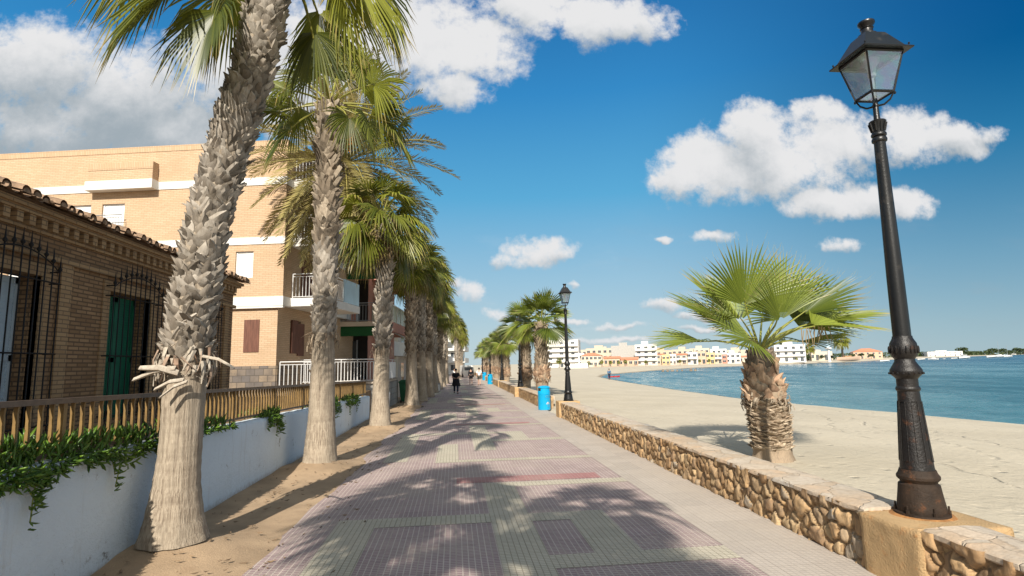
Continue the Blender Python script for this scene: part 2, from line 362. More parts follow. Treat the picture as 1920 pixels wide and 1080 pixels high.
RAMP = [(0.0, (3.5, 4.4, 4.8)), (0.05, (3.2, 4.3, 4.85)), (0.14, (2.3, 3.9, 5.0)), (0.29, (0.7, 2.95, 4.95)), (0.45, (0.2, 1.85, 4.2)), (0.6, (0.06, 1.05, 3.0)), (0.85, (3.2, 3.5, 3.8))]  # last stop: pale zenith out of view, added to neutralise the shadow fill
el = rp.color_ramp.elements
while len(el) < len(RAMP): el.new(0.5)
for e_, (p_, c_) in zip(el, RAMP): e_.position = p_; e_.color = c_ + (1,)
skyc = nt.mix(0.93, sky.outputs[0], rp.outputs[0])
dk = nt.math('MULTIPLY', nt.ss(sp.outputs[0], 0.28, 0.78), nt.math('MULTIPLY_ADD', sp.outputs[2], 1.9, 0.24, cl=True))
skyc = nt.mix(dk, skyc, nt.mix(1.0, skyc, (0.0, 0.32, 0.47), 'MULTIPLY'))
# unseen broken cloud behind and above the viewer, added to brighten the shade
rear = nt.math('MULTIPLY', nt.ss(sp.outputs[1], -0.02, -0.35), nt.math('MULTIPLY_ADD', nt.ss(nt.noise(dirv, 3.0, 6, 0.6), 0.35, 0.6), 0.65, 0.3))
skyc = nt.mix(rear, skyc, (6.0, 6.2, 6.2))
yy = nt.math('MAXIMUM', sp.outputs[1], 0.04)
uv = nt.n('ShaderNodeCombineXYZ', {0: nt.math('DIVIDE', sp.outputs[0], yy), 1: nt.math('DIVIDE', sp.outputs[2], yy), 2: 0.0}).outputs[0]
nlo = nt.noise(uv, 5.0, 2, 0.5, 'Color')
nmi = nt.noise(uv, 19.0, 3, 0.6, 'Color')
uvw = nt.vm('ADD', uv, nt.vm('MULTIPLY', nt.vm('SUBTRACT', nlo, (0.5, 0.5, 0.5)), (0.09, 0.06, 0)))
uvw = nt.vm('ADD', uvw, nt.vm('MULTIPLY', nt.vm('SUBTRACT', nmi, (0.5, 0.5, 0.5)), (0.05, 0.032, 0)))
CL = [ # px, py, rx, ry
 (60,120,150,90),(230,190,190,110),(90,240,200,90),(330,235,140,70),(470,130,190,120),(640,90,170,120),(560,210,120,60),(790,60,150,100),(880,90,110,70),(850,165,70,45),
 (1000,10,80,60),(1110,30,90,50),(1190,40,70,44),
 (1340,315,115,75),(1420,250,90,60),(1480,300,140,80),(1570,260,110,60),(1700,250,120,50),(1790,255,70,34),(1860,248,40,18),(1290,330,60,45),(1490,395,50,20),(1560,385,110,32),(1650,375,110,36),(1540,215,60,28),
 (1010,475,62,34),(960,492,46,20),(1050,480,30,22),(880,545,36,26),(860,530,30,16),(1335,446,46,16),(1245,444,22,8),(1580,464,48,20),(1085,532,16,9),(1240,575,44,16),(1160,612,70,9),(1060,600,60,9),(1330,610,70,8),
 (930,590,40,22),(1150,640,120,10),(1330,590,90,9),(1010,620,70,10)]
def gn(px, py):
    d = ray(px, py); return (d.x / d.y, d.z / d.y)
D = None; D2 = None
for (px, py, rx, ry) in CL:
    c = gn(px, py); a = abs(gn(px + rx, py)[0] - gn(px - rx, py)[0]) / 2; b_ = abs(gn(px, py + ry)[1] - gn(px, py - ry)[1]) / 2
    q = nt.vm('MULTIPLY', nt.vm('SUBTRACT', uvw, (c[0], c[1], 0)), (1 / a, 1 / b_, 0))
    d = nt.math('SUBTRACT', 1.0 if rx * ry > 1500 else 0.62, nt.vm('DOT_PRODUCT', q, q))
    q2 = nt.vm('ADD', q, (0.12, 0.75, 0)); d2 = nt.math('SUBTRACT', 1.0, nt.vm('DOT_PRODUCT', q2, q2))
    D = d if D is None else nt.n('ShaderNodeMath', {0: D, 1: d, 2: 0.25}, operation='SMOOTH_MAX').outputs[0]
    D2 = d2 if D2 is None else nt.n('ShaderNodeMath', {0: D2, 1: d2, 2: 0.25}, operation='SMOOTH_MAX').outputs[0]
nf = nt.noise(uv, 8.0, 11, 0.62); nfh = nt.noise(uv, 30.0, 7, 0.65); nf2 = nt.noise(uv, 4.0, 6, 0.55); nf3 = nt.noise(nt.vm('ADD', uv, (0.01, -0.022, 0)), 8.0, 11, 0.62)
dens = nt.math('ADD', D, nt.math('MULTIPLY', nt.math('SUBTRACT', nf, 0.5), 2.2))
dens = nt.math('ADD', dens, nt.math('MULTIPLY', nt.math('SUBTRACT', nfh, 0.5), 1.9))
mask = nt.ss(dens, -0.3, 0.72)
wisp = nt.math('MULTIPLY', nt.ss(nt.noise(nt.vm('MULTIPLY', uv, (1, 3.2, 0)), 4.0, 8, 0.6), 0.5, 0.8), nt.ss(nt.n('ShaderNodeSeparateXYZ', {0: uv}).outputs[1], 0.35, 0.05))
mask = nt.math('MAXIMUM', mask, nt.math('MULTIPLY', wisp, 0.35))
vert = nt.math('SUBTRACT', D2, D)
sh = nt.math('ADD', nt.math('MULTIPLY', vert, 0.5), nt.math('MULTIPLY', nt.math('SUBTRACT', nf3, nf), 1.6))
sh = nt.math('ADD', sh, nt.math('MULTIPLY', nt.math('SUBTRACT', nf2, 0.5), 1.7))
# the big cloud over the left houses is thick and grey
su = nt.n('ShaderNodeSeparateXYZ', {0: uv}).outputs[0]
thick = nt.ss(su, -0.15, -0.55)
sh = nt.math('ADD', sh, nt.math('MULTIPLY', thick, 0.42))
shade = nt.ss(sh, -0.25, 0.85)
ccol = nt.mix(shade, (5.9, 5.9, 5.95), (2.6, 3.05, 3.4))
final = nt.mix(mask, skyc, ccol)
nt.t.links.new(final, bg.inputs[0]); bg.inputs[1].default_value = 0.1
scene.view_settings.view_transform = 'Standard'; scene.view_settings.look = 'None'
scene.view_settings.exposure = 0.45; scene.view_settings.gamma = 1.0
scene.cycles.max_bounces = 8; scene.cycles.transparent_max_bounces = 16
scene.cycles.use_denoising = True

# ------------------------------------------------------------------ ground
KF = 1.4256
SHORE = [(x * KF, y * KF) for x, y in [(26, -120), (21, -30), (18.6, 0), (17.6, 16.2), (16.3, 25.6), (17.2, 39.7), (19.4, 61.8), (23, 88), (28, 104), (38, 119), (55, 145), (73, 168), (102, 191), (131, 211), (160, 231), (189, 251), (250, 310), (334, 388), (600, 600), (889, 816), (1500, 1320), (3000, 2500), (9000, 7000)]]
SEA_POLY = [Vector(p) for p in SHORE] + [Vector((30000, 10000)), Vector((30000, -8000)), Vector((60, -8000))]
def shore_sd(x, y):                             # > 0 on land
    best = 1e18
    for (ax, ay), (bx, by) in zip(SHORE, SHORE[1:]):
        dx, dy = bx - ax, by - ay; t = clamp(((x - ax) * dx + (y - ay) * dy) / (dx * dx + dy * dy))
        ex, ey = ax + dx * t - x, ay + dy * t - y; e = ex * ex + ey * ey
        if e < best: best = e
    inside = False; n = len(SEA_POLY); j = n - 1
    for i in range(n):
        xi, yi = SEA_POLY[i]; xj, yj = SEA_POLY[j]
        if (yi > y) != (yj > y) and x < (xj - xi) * (y - yi) / (yj - yi) + xi: inside = not inside
        j = i
    d = math.sqrt(best); return -d if inside else d
SEA_Z = -1.3
def ground_z(x, y):
    r = math.hypot(x, y); xb = 4.32 + 0.006 * r
    if x < xb and y < 150: return -0.06
    sd = shore_sd(x, y)
    amp = lerp(1.64, 1.3, smooth((y - 80) / 70))
    z = SEA_Z + amp * (1 - math.exp(-sd / 7.5)) if sd > 0 else max(SEA_Z + sd * 0.1, -3)
    if y < 150: z = lerp(-0.06, z, smooth((x - xb) / (0.22 + 0.004 * r)))
    if 0.3 < sd < 60 and x > 4.9: z += 0.035 * noise.noise(V(x * 0.5, y * 0.35, 0)) + 0.012 * noise.noise(V(x * 2.1, y * 1.7, 3))
    return z
mb = MB()
angs = [a * 0.4 for a in range(-25, 151)] + [60 + 4 * k for k in range(1, 73)]
rs = [1.0]
while rs[-1] < 9000: rs.append(rs[-1] * 1.045 + 0.03)
grid = [[mb.vert((r * math.sin(rad(a)), r * math.cos(rad(a)), ground_z(r * math.sin(rad(a)), r * math.cos(rad(a))))) for r in rs] for a in angs]
cen = mb.vert((0, 0, -0.06)); na = len(angs)
for i in range(na):
    g, h = grid[i], grid[(i + 1) % na]
    mb.face(cen, h[0], g[0])
    for k in range(len(rs) - 1): mb.face(g[k], h[k], h[k + 1], g[k + 1])
TRACKS = []
for a_, b_, wd in (((1515, 786), (1920, 893), .1), ((1560, 779), (1920, 862), .07), ((1470, 775), (1850, 930), .06)):
    q0, q1 = gp(*a_, z=-.35), gp(*b_, z=-.1); TRACKS.append((q0.x, q0.y, q1.x, q1.y, wd))
m, nt, b = newmat('beach sand')
co = objco(nt)
n1 = nt.noise(co, 0.35, 5, 0.6); n2 = nt.noise(co, 6, 6, 0.7); n3 = nt.noise(co, 90, 3, 0.6)
geo = nt.n('ShaderNodeNewGeometry'); pz = nt.n('ShaderNodeSeparateXYZ', {0: geo.outputs['Position']})
c = nt.mix(nt.ss(n1, 0.35, 0.65), (0.475, 0.42, 0.325), (0.54, 0.48, 0.375))
c = nt.mix(nt.math('MULTIPLY', n2, 0.35), c, (0.42, 0.36, 0.27))
edge = nt.math('ADD', pz.outputs[2], nt.math('MULTIPLY', nt.math('SUBTRACT', nt.noise(co, 1.5, 5, 0.7), 0.5), 0.14))
wet = nt.ss(edge, -1.08, -1.24)                # damp strip at the waterline
c = nt.mix(nt.math('MULTIPLY', wet, 0.75), c, (0.2, 0.15, 0.1))
# a few tyre tracks crossing the sand, broken and uneven
wob = nt.math('MULTIPLY', nt.math('SUBTRACT', nt.noise(co, 0.25, 3, 0.6), 0.5), 2.2)
t1 = None
for (x0, y0, x1, y1, wd) in TRACKS:
    nx, ny = y1 - y0, x0 - x1; ln = math.hypot(nx, ny); nx /= ln; ny /= ln
    dd_ = nt.math('ABSOLUTE', nt.math('ADD', nt.math('ADD', nt.math('MULTIPLY', nt.math('SUBTRACT', pz.outputs[0], x0), nx), nt.math('MULTIPLY', nt.math('SUBTRACT', pz.outputs[1], y0), ny)), wob))
    l_ = nt.ss(dd_, wd, 0.0); t1 = l_ if t1 is None else nt.math('MAXIMUM', t1, l_)
t1 = nt.math('MULTIPLY', t1, nt.ss(nt.noise(co, 1.3, 4, 0.7), 0.35, 0.6))
t2 = nt.ss(nt.noise(nt.vm('MULTIPLY', co, (1.0, 0.35, 1)), 1.1, 5, 0.65), 0.35, 0.75)
foot = nt.n('ShaderNodeTexVoronoi', {'Vector': co, 'Scale': 1.7, 'Randomness': 1.0}).outputs['Distance']
foot2 = nt.n('ShaderNodeTexVoronoi', {'Vector': nt.vm('MULTIPLY', co, (1.0, 0.7, 1)), 'Scale': 3.4, 'Randomness': 1.0}).outputs['Distance']
busy = nt.ss(nt.noise(co, 0.3, 4, 0.6), 0.45, 0.62)
dent = nt.math('MAXIMUM', nt.ss(foot, 0.16, 0.02), nt.math('MULTIPLY', nt.ss(foot2, 0.34, 0.08), nt.math('MULTIPLY', busy, 0.6)))
hgt = nt.math('ADD', nt.math('MULTIPLY', n2, 0.7), nt.math('ADD', nt.math('MULTIPLY', n3, 0.12), nt.math('MULTIPLY', t2, 0.5)))
hgt = nt.math('SUBTRACT', hgt, nt.math('ADD', nt.math('MULTIPLY', t1, 1.1), nt.math('MULTIPLY', dent, 0.9)))
setp(nt, b, col=c, rough=0.95, spec=0.15, nor=nt.bump(hgt, 0.8, 0.06))
tag(mb.build('ground', m), kind='structure')

# ------------------------------------------------------------------ sea: a sheet with real ripples near the beach
m, nt, b = newmat('sea water')
co = nt.n('ShaderNodeNewGeometry').outputs['Position']
w2 = nt.noise(nt.vm('MULTIPLY', co, (0.5, 1, 1)), 3.5, 4, 0.6)
pat = nt.noise(nt.vm('MULTIPLY', co, (0.05, 0.012, 1)), 1.0, 6, 0.65); pat2 = nt.noise(nt.vm('MULTIPLY', co, (0.35, 0.1, 1)), 1.0, 5, 0.65)
wind = nt.ss(nt.math('ADD', nt.math('MULTIPLY', pat, 0.55), nt.math('MULTIPLY', pat2, 0.5)), 0.4, 0.66)
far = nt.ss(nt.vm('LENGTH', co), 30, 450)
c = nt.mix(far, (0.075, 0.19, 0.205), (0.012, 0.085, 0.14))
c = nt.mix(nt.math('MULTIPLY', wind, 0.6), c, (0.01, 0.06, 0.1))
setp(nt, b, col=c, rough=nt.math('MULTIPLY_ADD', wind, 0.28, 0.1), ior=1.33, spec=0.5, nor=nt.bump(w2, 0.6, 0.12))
mb = MB(); angs = [-30 + 2 * k for k in range(15)] + [a * 0.16 for a in range(0, 351)] + [58 + 3 * k for k in range(1, 32)]
rs = [12.0]
while rs[-1] < 420: rs.append(rs[-1] * 1.0068)
while rs[-1] < 28000: rs.append(rs[-1] * 1.12)
grid = []
for a in angs:
    sa, ca = math.sin(rad(a)), math.cos(rad(a)); row = []
    fine = 0 <= a <= 56
    for r in rs:
        x, y = r * sa, r * ca; z = SEA_Z
        if fine and r < 420:
            k = 1 - smooth((r - 150) / 270)
            z += k * (.075 * noise.noise(V(x * .28, y * .62, 0)) + .055 * noise.noise(V(x * .75 + 3, y * 1.5, 4)) + .02 * noise.noise(V(x * 2, y * 3.4, 8)))
        row.append(mb.vert((x, y, z)))
    grid.append(row)
for g, h in zip(grid, grid[1:]):
    for k in range(len(rs) - 1): mb.face(g[k], h[k], h[k + 1], g[k + 1])
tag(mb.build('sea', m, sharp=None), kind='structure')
# torn seaweed left along the waterline
random.seed(9); mb = MB()
for k in range(1500):
    t_ = random.random() ** 1.4; y = lerp(14, 110, t_); 
    lo, hi = 5.0, 60.0
    for _ in range(16):
        md = (lo + hi) / 2
        if shore_sd(md, y) > 0: lo = md
        else: hi = md
    x = lo - abs(random.gauss(.5, .45)) - .5 * (1 + noise.noise(V(y * .5, 0, 0))); z = ground_z(x, y) + .012; s = rnd(.03, .14); a = rnd(0, 6.3)
    mb.face(*[mb.vert((x + s * math.cos(a + q) * f, y + s * math.sin(a + q) * f, z + h)) for q, f, h in ((0, 1, .02), (2.2, .5, 0), (3.3, .9, .015), (4.6, .4, 0))])
tag(mb.build('seaweed', plain('seaweed', (0.07, 0.05, 0.03), 0.8, 0.4), sm=False), 'dark shreds of seaweed along the waterline of the beach', 'seaweed', kind='stuff')

# ------------------------------------------------------------------ promenade paving
def tilemat(name, c1, c2, line, lw=0.007, gw=0.066, gh=0.05, var=0.3):
    m, nt, b = newmat(name)
    co = objco(nt)
    t = nt.n('ShaderNodeTexBrick', {'Vector': co, 'Color1': c1 + (1,), 'Color2': c2 + (1,), 'Mortar': line + (1,), 'Scale': 1.0, 'Mortar Size': lw, 'Mortar Smooth': 0.3, 'Brick Width': gw, 'Row Height': gh}, offset=0.0)
    t2 = nt.n('ShaderNodeTexBrick', {'Vector': co, 'Color1': (1, 1, 1, 1), 'Color2': (0.86, 0.86, 0.86, 1), 'Mortar': (0.72, 0.7, 0.68, 1), 'Scale': 1.0, 'Mortar Size': 0.005, 'Mortar Smooth': 0.3, 'Brick Width': gw * 6, 'Row Height': gh * 8}, offset=0.0)
    n1 = nt.noise(co, 0.7, 6, 0.65); n2 = nt.noise(co, 14, 5, 0.7)
    c = nt.mix(1.0, t.outputs['Color'], t2.outputs['Color'], 'MULTIPLY')
    c = nt.mix(nt.math('MULTIPLY', nt.ss(n1, 0.35, 0.75), 0.5), c, (0.5, 0.43, 0.35))
    c = nt.mix(nt.math('MULTIPLY', n2, var), c, mul(c2, 0.55))
    st = nt.ss(nt.noise(co, 2.3, 7, 0.7), 0.6, 0.72)
    c = nt.mix(nt.math('MULTIPLY', st, 0.3), c, mul(c2, 0.45))
    h = nt.math('ADD', nt.math('MULTIPLY', t.outputs['Fac'], -0.6), nt.math('ADD', nt.math('MULTIPLY', n2, 0.5), nt.math('MULTIPLY', t2.outputs['Fac'], -0.6)))
    setp(nt, b, col=c, rough=0.85, spec=0.25, nor=nt.bump(h, 0.5, 0.008))
    return m
PURP = tilemat('purple paving tiles', (0.36, 0.255, 0.26), (0.305, 0.215, 0.225), (0.6, 0.52, 0.45), 0.007)
CREAM = tilemat('cream paving tiles', (0.6, 0.55, 0.43), (0.54, 0.495, 0.39), (0.3, 0.265, 0.2), 0.006)
REDT = tilemat('red paving tiles', (0.42, 0.19, 0.19), (0.37, 0.16, 0.165), (0.45, 0.33, 0.28), 0.005)
GREYT = tilemat('grey paving tiles', (0.54, 0.475, 0.41), (0.49, 0.43, 0.375), (0.38, 0.335, 0.29), 0.005)
def sheet(mb, x0, x1, y0, y1, z): mb.quad((x0, y0, z), (x1, y0, z), (x1, y1, z), (x0, y1, z))
def paveX(y): return lerp(-1.98, -1.7, clamp((y - 8) / 16))
mb = MB(); ys = [-14, 2, 8, 16, 24, 40, 150]
for a, c_ in zip(ys, ys[1:]): mb.quad((paveX(a) - .6, a, 0), (4.05, a, 0), (4.05, c_, 0), (paveX(c_) - .6, c_, 0))
tag(mb.build('promenade', PURP, sm=False), kind='structure')
cr = MB(); rd = MB(); gr = MB()
sheet(gr, 2.96, 4.05, -14, 150, 0.004)
per = 9.6
for k in range(-2, 15):
    o = k * per; z = 0.004
    R_ = lambda x0, x1, y0, y1, q=cr: sheet(q, x0, x1, y0 + o, y1 + o, z)
    R_(-1.56, -1.04, 3.1, 7.68); R_(-1.56, 0.47, 7.68, 8.12)             # left meander
    R_(0.47, 1.0, 4.35, 9.8); R_(0.47, 2.96, 9.8, 10.14)                # spine and cross bar
    R_(1.0, 2.03, 7.64, 8.03); R_(1.5, 2.03, 6.3, 7.64); R_(1.0, 2.96, 5.9, 6.3)
    R_(0.02, 2.6, 10.22, 10.7, rd)
    R_(-0.43, 2.96, 12.4, 12.68); R_(-0.43, 0.07, 12.68, 15.2)
    R_(-0.43, 1.97, 15.2, 15.62) if False else None
    R_(-1.3, -0.84, 11.2 + 3.3, 15.9) if False else None
tag(cr.build('cream_paving', CREAM, sm=False), kind='structure')
tag(rd.build('red_paving', REDT, sm=False), kind='structure')
tag(gr.build('grey_paving', GREYT, sm=False), kind='structure')
# sandy tree strip along the left edge, with spilled soil
SOIL = plain('sandy soil', (0.4, 0.285, 0.18), 0.95, 0.2, 1.2, 45, 0.6, 0.02, dirt=0.5, dirtcol=(0.3, 0.2, 0.12))
mb = MB(); rows = []
yy_ = [-14 + 0.28 * i for i in range(340)]
for y in yy_:
    row = []
    xr = paveX(y) + 0.18 * noise.noise(V(y * 0.8, 1.3, 0)) + 0.07 * noise.noise(V(y * 3.1, 4, 0)) - 0.02
    for j in range(13):
        t = j / 12; x = lerp(-3.9, xr, t)
        hz = 0.012 + 0.035 * (1 - t) + 0.03 * noise.noise(V(x * 1.6, y * 1.2, 0)) * (1 - t * 0.7)
        if j == 12: hz = -0.012
        if j == 11: hz = 0.006
        for ty, tx in ((6.95, -3.14), (12.3, -2.79), (19.4, -2.48), (29.1, -2.17)):
            d = math.hypot(x - tx, y - ty); hz += 0.17 * math.exp(-(d / 0.6) ** 2)
        row.append(mb.vert((x, y, hz)))
    rows.append(row)
for a, c_ in zip(rows, rows[1:]):
    for j in range(12): mb.face(a[j], a[j + 1], c_[j + 1], c_[j])
tag(mb.build('soil_strip', SOIL, sharp=None), kind='structure')
# dry leaf scraps and grit caught along the strip and its edge
mb = MB(); random.seed(31)
for k in range(900):
    y = 4 + 34 * random.random() ** 1.6; x = rnd(-3.5, paveX(y) + .1) if k % 4 else paveX(y) + random.gauss(0.1, .35)
    s = rnd(.012, .05); a = rnd(0, 6.3); z = .07 if x < paveX(y) - .3 else .02
    for tx, ty in ((-3.14, 6.95), (-2.79, 12.3), (-2.48, 19.4)): z += .16 * math.exp(-(math.hypot(x - tx, y - ty) / .6) ** 2)
    mb.face(*[mb.vert((x + s * f * math.cos(a + q), y + s * f * math.sin(a + q), z - .02 + h)) for q, f, h in ((0, 1.2, .02), (1.6, .4, .005), (3.1, 1, .015), (4.7, .4, 0))])
tag(mb.build('leaf_litter', plain('dry leaf litter', (0.22, 0.15, 0.09), 0.9, 0.5), sm=False), 'dry leaf scraps scattered on the sandy tree strip', 'leaf litter', kind='stuff')
mb = MB(); mb.box(-60, -3.8, -14, 26.3, -0.3, 1.02)
tag(mb.build('terrace', plain('terrace soil', (0.25, 0.17, 0.1), 0.95, 0.2)), kind='structure')
# ------------------------------------------------------------------ palms
def fan_leaf(mb, base, hast, axis, normal, R, A=2.0, n=36, droop=0.3, fold=0.25, pet=0.022, limp=0.0, hairs=0):
    axis = axis.normalized(); normal = (normal - axis * normal.dot(axis)).normalized(); side = axis.cross(normal)
    g = random.random()
    # petiole
    mid = (base + hast) * 0.5 + V(0, 0, 0.06 * (hast - base).length)
    mb.tube([base, (base + mid) / 2 + V(0, 0, .02), mid, (mid + hast) / 2 + V(0, 0, .02), hast + axis * R * 0.1], [pet * 1.6, pet * 1.2, pet, pet * 0.8, pet * 0.4], 5, cols=[(0.3, g, 0.2, 0.0)] * 5)
    dA = A / n
    for i in range(n):
        ph = -A + (i + 0.5) * 2 * dA; c, s = math.cos(ph), math.sin(ph)
        L = R * (0.72 + 0.28 * math.cos(ph * 0.55)) * rnd(0.9, 1.05)
        d = axis * c + side * s + normal * fold * abs(s)
        q = (side * c - axis * s)
        b = random.random(); dr = droop * rnd(0.7, 1.25); twist = rnd(-0.25, 0.25)
        ring = []
        for t, wf, pl in ((0.05, 1, 0.4), (0.42, 1.0, 1.0), (0.7, 0.55, 0.9)):
            p = hast + d * (L * t); p = p + V(0, 0, -dr * R * t ** 2.3 - limp * R * max(0, t - 0.5) * 1.2)
            w = t * L * math.tan(dA) * wf * 1.04; ridge = normal * (w * 0.95 * pl)
            qq = (q + normal * twist * t)
            tone = (t, g, b, 1)
            ring.append((mb.vert(p - qq * w, tone), mb.vert(p + ridge, tone), mb.vert(p + qq * w, tone)))
        lim2 = limp * rnd(0.3, 1.4)
        tp = hast + d * L * (1 - 0.25 * lim2) + V(0, 0, -dr * R - lim2 * R * 0.75)
        tip = mb.vert(tp, (1.0, g, b, 1))
        for a, e in zip(ring, ring[1:]):
            mb.face(a[0], a[1], e[1], e[0]); mb.face(a[1], a[2], e[2], e[1])
        a = ring[-1]; mb.face(a[0], a[1], tip); mb.face(a[1], a[2], tip)
        if hairs and random.random() < hairs:
            e = tp + d * rnd(0.05, 0.16) + V(rnd(-.04, .04), rnd(-.04, .04), rnd(-.02, .1))
            k = q * 0.0022
            mb.face(mb.vert(tp - k, (1, 1, 1, 1)), mb.vert(tp + k, (1, 1, 1, 1)), mb.vert(e, (1, 1, 1, 1)))
def upnormal(axis, tilt=0.0):
    z = V(0, 0, 1); n = z - axis * axis.z
    if n.length < 0.2: n = V(-axis.x - 0.01, -axis.y - 0.5, 0.2) - axis * axis.dot(V(-axis.x, -axis.y - 0.5, 0.2))
    n.normalize()
    return Matrix.Rotation(tilt, 3, axis) @ n
def fan_crown(mb, n=34, R=1.0, pet=0.95, e0=82, e1=-50, droop=0.32, limp=0.0, seed=1, nseg=30, A=2.0):
    random.seed(seed)
    for k in range(n):
        f = (k + 0.5) / n; az = k * 2.39996 + rnd(-0.25, 0.25); el = rad(lerp(e0, e1, f ** 0.85) + rnd(-7, 7))
        d = V(math.cos(el) * math.cos(az), math.cos(el) * math.sin(az), math.sin(el))
        P = pet * rnd(0.8, 1.1); hast = d * P + V(0, 0, -0.14 * P * math.cos(el) * f)
        ax = (d + V(0, 0, -0.25 - 0.55 * f * math.cos(el))).normalized()
        fan_leaf(mb, V(0, 0, -0.12 * f) + d * 0.1, hast, ax, upnormal(ax, rnd(-0.5, 0.5)), R * rnd(0.85, 1.1), A, nseg, droop * rnd(0.7, 1.4), rnd(0.1, 0.4), limp=limp * f)
def dead_skirt(mb, n, R, seed, pet=0.7):
    random.seed(seed)
    for k in range(n):
        az = k * 2.39996; el = rad(rnd(-80, -52))
        d = V(math.cos(el) * math.cos(az), math.cos(el) * math.sin(az), math.sin(el))
        hast = V(d.x * .2, d.y * .2, -.1) + d * pet * rnd(0.7, 1)
        fan_leaf(mb, V(d.x * .15, d.y * .15, -0.1), hast, (d + V(0, 0, -0.5)).normalized(), V(d.x, d.y, 0.3), R * rnd(0.7, 1), 1.3, 16, 0.2, 0.9, limp=0.3)
class Path:
    def __init__(s, pts): s.p = [(Vector(a), r) for a, r in pts]
    def at(s, z):
        for (a, r), (b, q) in zip(s.p, s.p[1:]):
            if z <= b.z:
                t = clamp((z - a.z) / max(1e-6, b.z - a.z)); return a.lerp(b, t), lerp(r, q, t)
        return s.p[-1][0].copy(), s.p[-1][1]
def trunk_mesh(path, z0, z1, n=22, dz=0.09, rough=0.02, fiss=0.014, skirt=True, seed=0):
    mb = MB(); rings = []; z = z0; zs = []
    while z < z1: zs.append(z); z += dz
    zs.append(z1); mb.col = (.6, .5, 0, 1)
    for z in zs:
        c, r = path.at(z); ring = []
        for j in range(n):
            a = 2 * PI * j / n; k = 1 + rough * noise.noise(V(math.cos(a) * 2, math.sin(a) * 2, z * 1.5 + seed)) * 3 + fiss * noise.noise(V(math.cos(a) * 9, math.sin(a) * 9, z * 0.7 + seed)) * 3
            k += 0.012 * math.sin(z * 38 + 2 * noise.noise(V(a, z, seed)))
            if skirt and z < z0 + 0.25: k += 0.13 * (1 - (z - z0) / 0.25) * (0.5 + noise.noise(V(math.cos(a) * 4, math.sin(a) * 4, seed)))
            ring.append(mb.vert((c.x + r * k * math.cos(a), c.y + r * k * math.sin(a), z)))
        rings.append(ring)
    for a, b in zip(rings, rings[1:]):
        for j in range(n): mb.face(a[j], a[(j + 1) % n], b[(j + 1) % n], b[j])
    mb.face(*rings[-1])
    return mb
def boots(path, z0, z1, w=0.17, h=0.2, out=0.07, rows=0.085, per=9, seed=3, tone=(0.2, 1.0), wild=0.35, lift=0.0):
    """cut leaf bases left on the trunk, in a spiral, overlapping like scales"""
    random.seed(seed); mb = MB(); z = z0; k = 0
    while z < z1:
        for i in range(per):
            a = 2 * PI * (i + (k % 2) * 0.5 + k * 0.11) / per + rnd(-0.1, 0.1); zz = z + rnd(-0.03, 0.03)
            c, r = path.at(zz); ct, rt = path.at(zz + h)
            o = V(math.cos(a), math.sin(a), 0); t = V(-math.sin(a), math.cos(a), 0)
            sk = rnd(-wild, wild) * 0.5; hh = h * rnd(0.6, 1.4); ww = w * rnd(0.7, 1.3); ou = out * rnd(0.3, 1.6)
            tn = rnd(*tone); gb = random.random()
            def P(u, v, d):
                q = clamp(v * hh / h)
                return c.lerp(ct, q) + o * (lerp(r, rt, q) * 0.97 + d) + t * (u * ww * 0.5 + sk * ww * v) + V(0, 0, v * hh - q * h)
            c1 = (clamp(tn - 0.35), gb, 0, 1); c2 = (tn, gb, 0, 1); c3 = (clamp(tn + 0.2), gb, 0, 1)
            f = [mb.vert(P(-0.5, -0.35, -0.01), c1), mb.vert(P(0.5, -0.35, -0.01), c1),
                 mb.vert(P(-1.0, 0.25, ou * 0.1), c2), mb.vert(P(-0.15, 0.2, ou * 0.55), c2), mb.vert(P(1.0, 0.25, ou * 0.1), c2),
                 mb.vert(P(-0.75, 0.68, ou * 0.5), c2), mb.vert(P(0.1, 0.72, ou * 0.95), c3), mb.vert(P(0.7, 0.62, ou * 0.5), c2),
                 mb.vert(P(rnd(-0.5, -0.1), 1.0 + rnd(0, 0.25), ou * rnd(0.7, 1.3)), c3), mb.vert(P(rnd(0.1, 0.5), 0.92 + rnd(0, 0.2), ou * rnd(0.8, 1.3)), c3)]
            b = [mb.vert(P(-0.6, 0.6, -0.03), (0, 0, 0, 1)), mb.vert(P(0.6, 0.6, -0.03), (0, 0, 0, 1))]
            mb.face(f[0], f[1], f[3]); mb.face(f[0], f[3], f[2]); mb.face(f[1], f[4], f[3])
            mb.face(f[2], f[3], f[6], f[5]); mb.face(f[3], f[4], f[7], f[6]); mb.face(f[5], f[6], f[8]); mb.face(f[6], f[9], f[8]); mb.face(f[6], f[7], f[9])
            mb.face(f[5], f[8], b[0]); mb.face(f[8], f[9], b[1], b[0]); mb.face(f[9], f[7], b[1]); mb.face(f[2], f[5], b[0]); mb.face(f[7], f[4], b[1])
        z += rows * rnd(0.85, 1.15); k += 1
    return mb
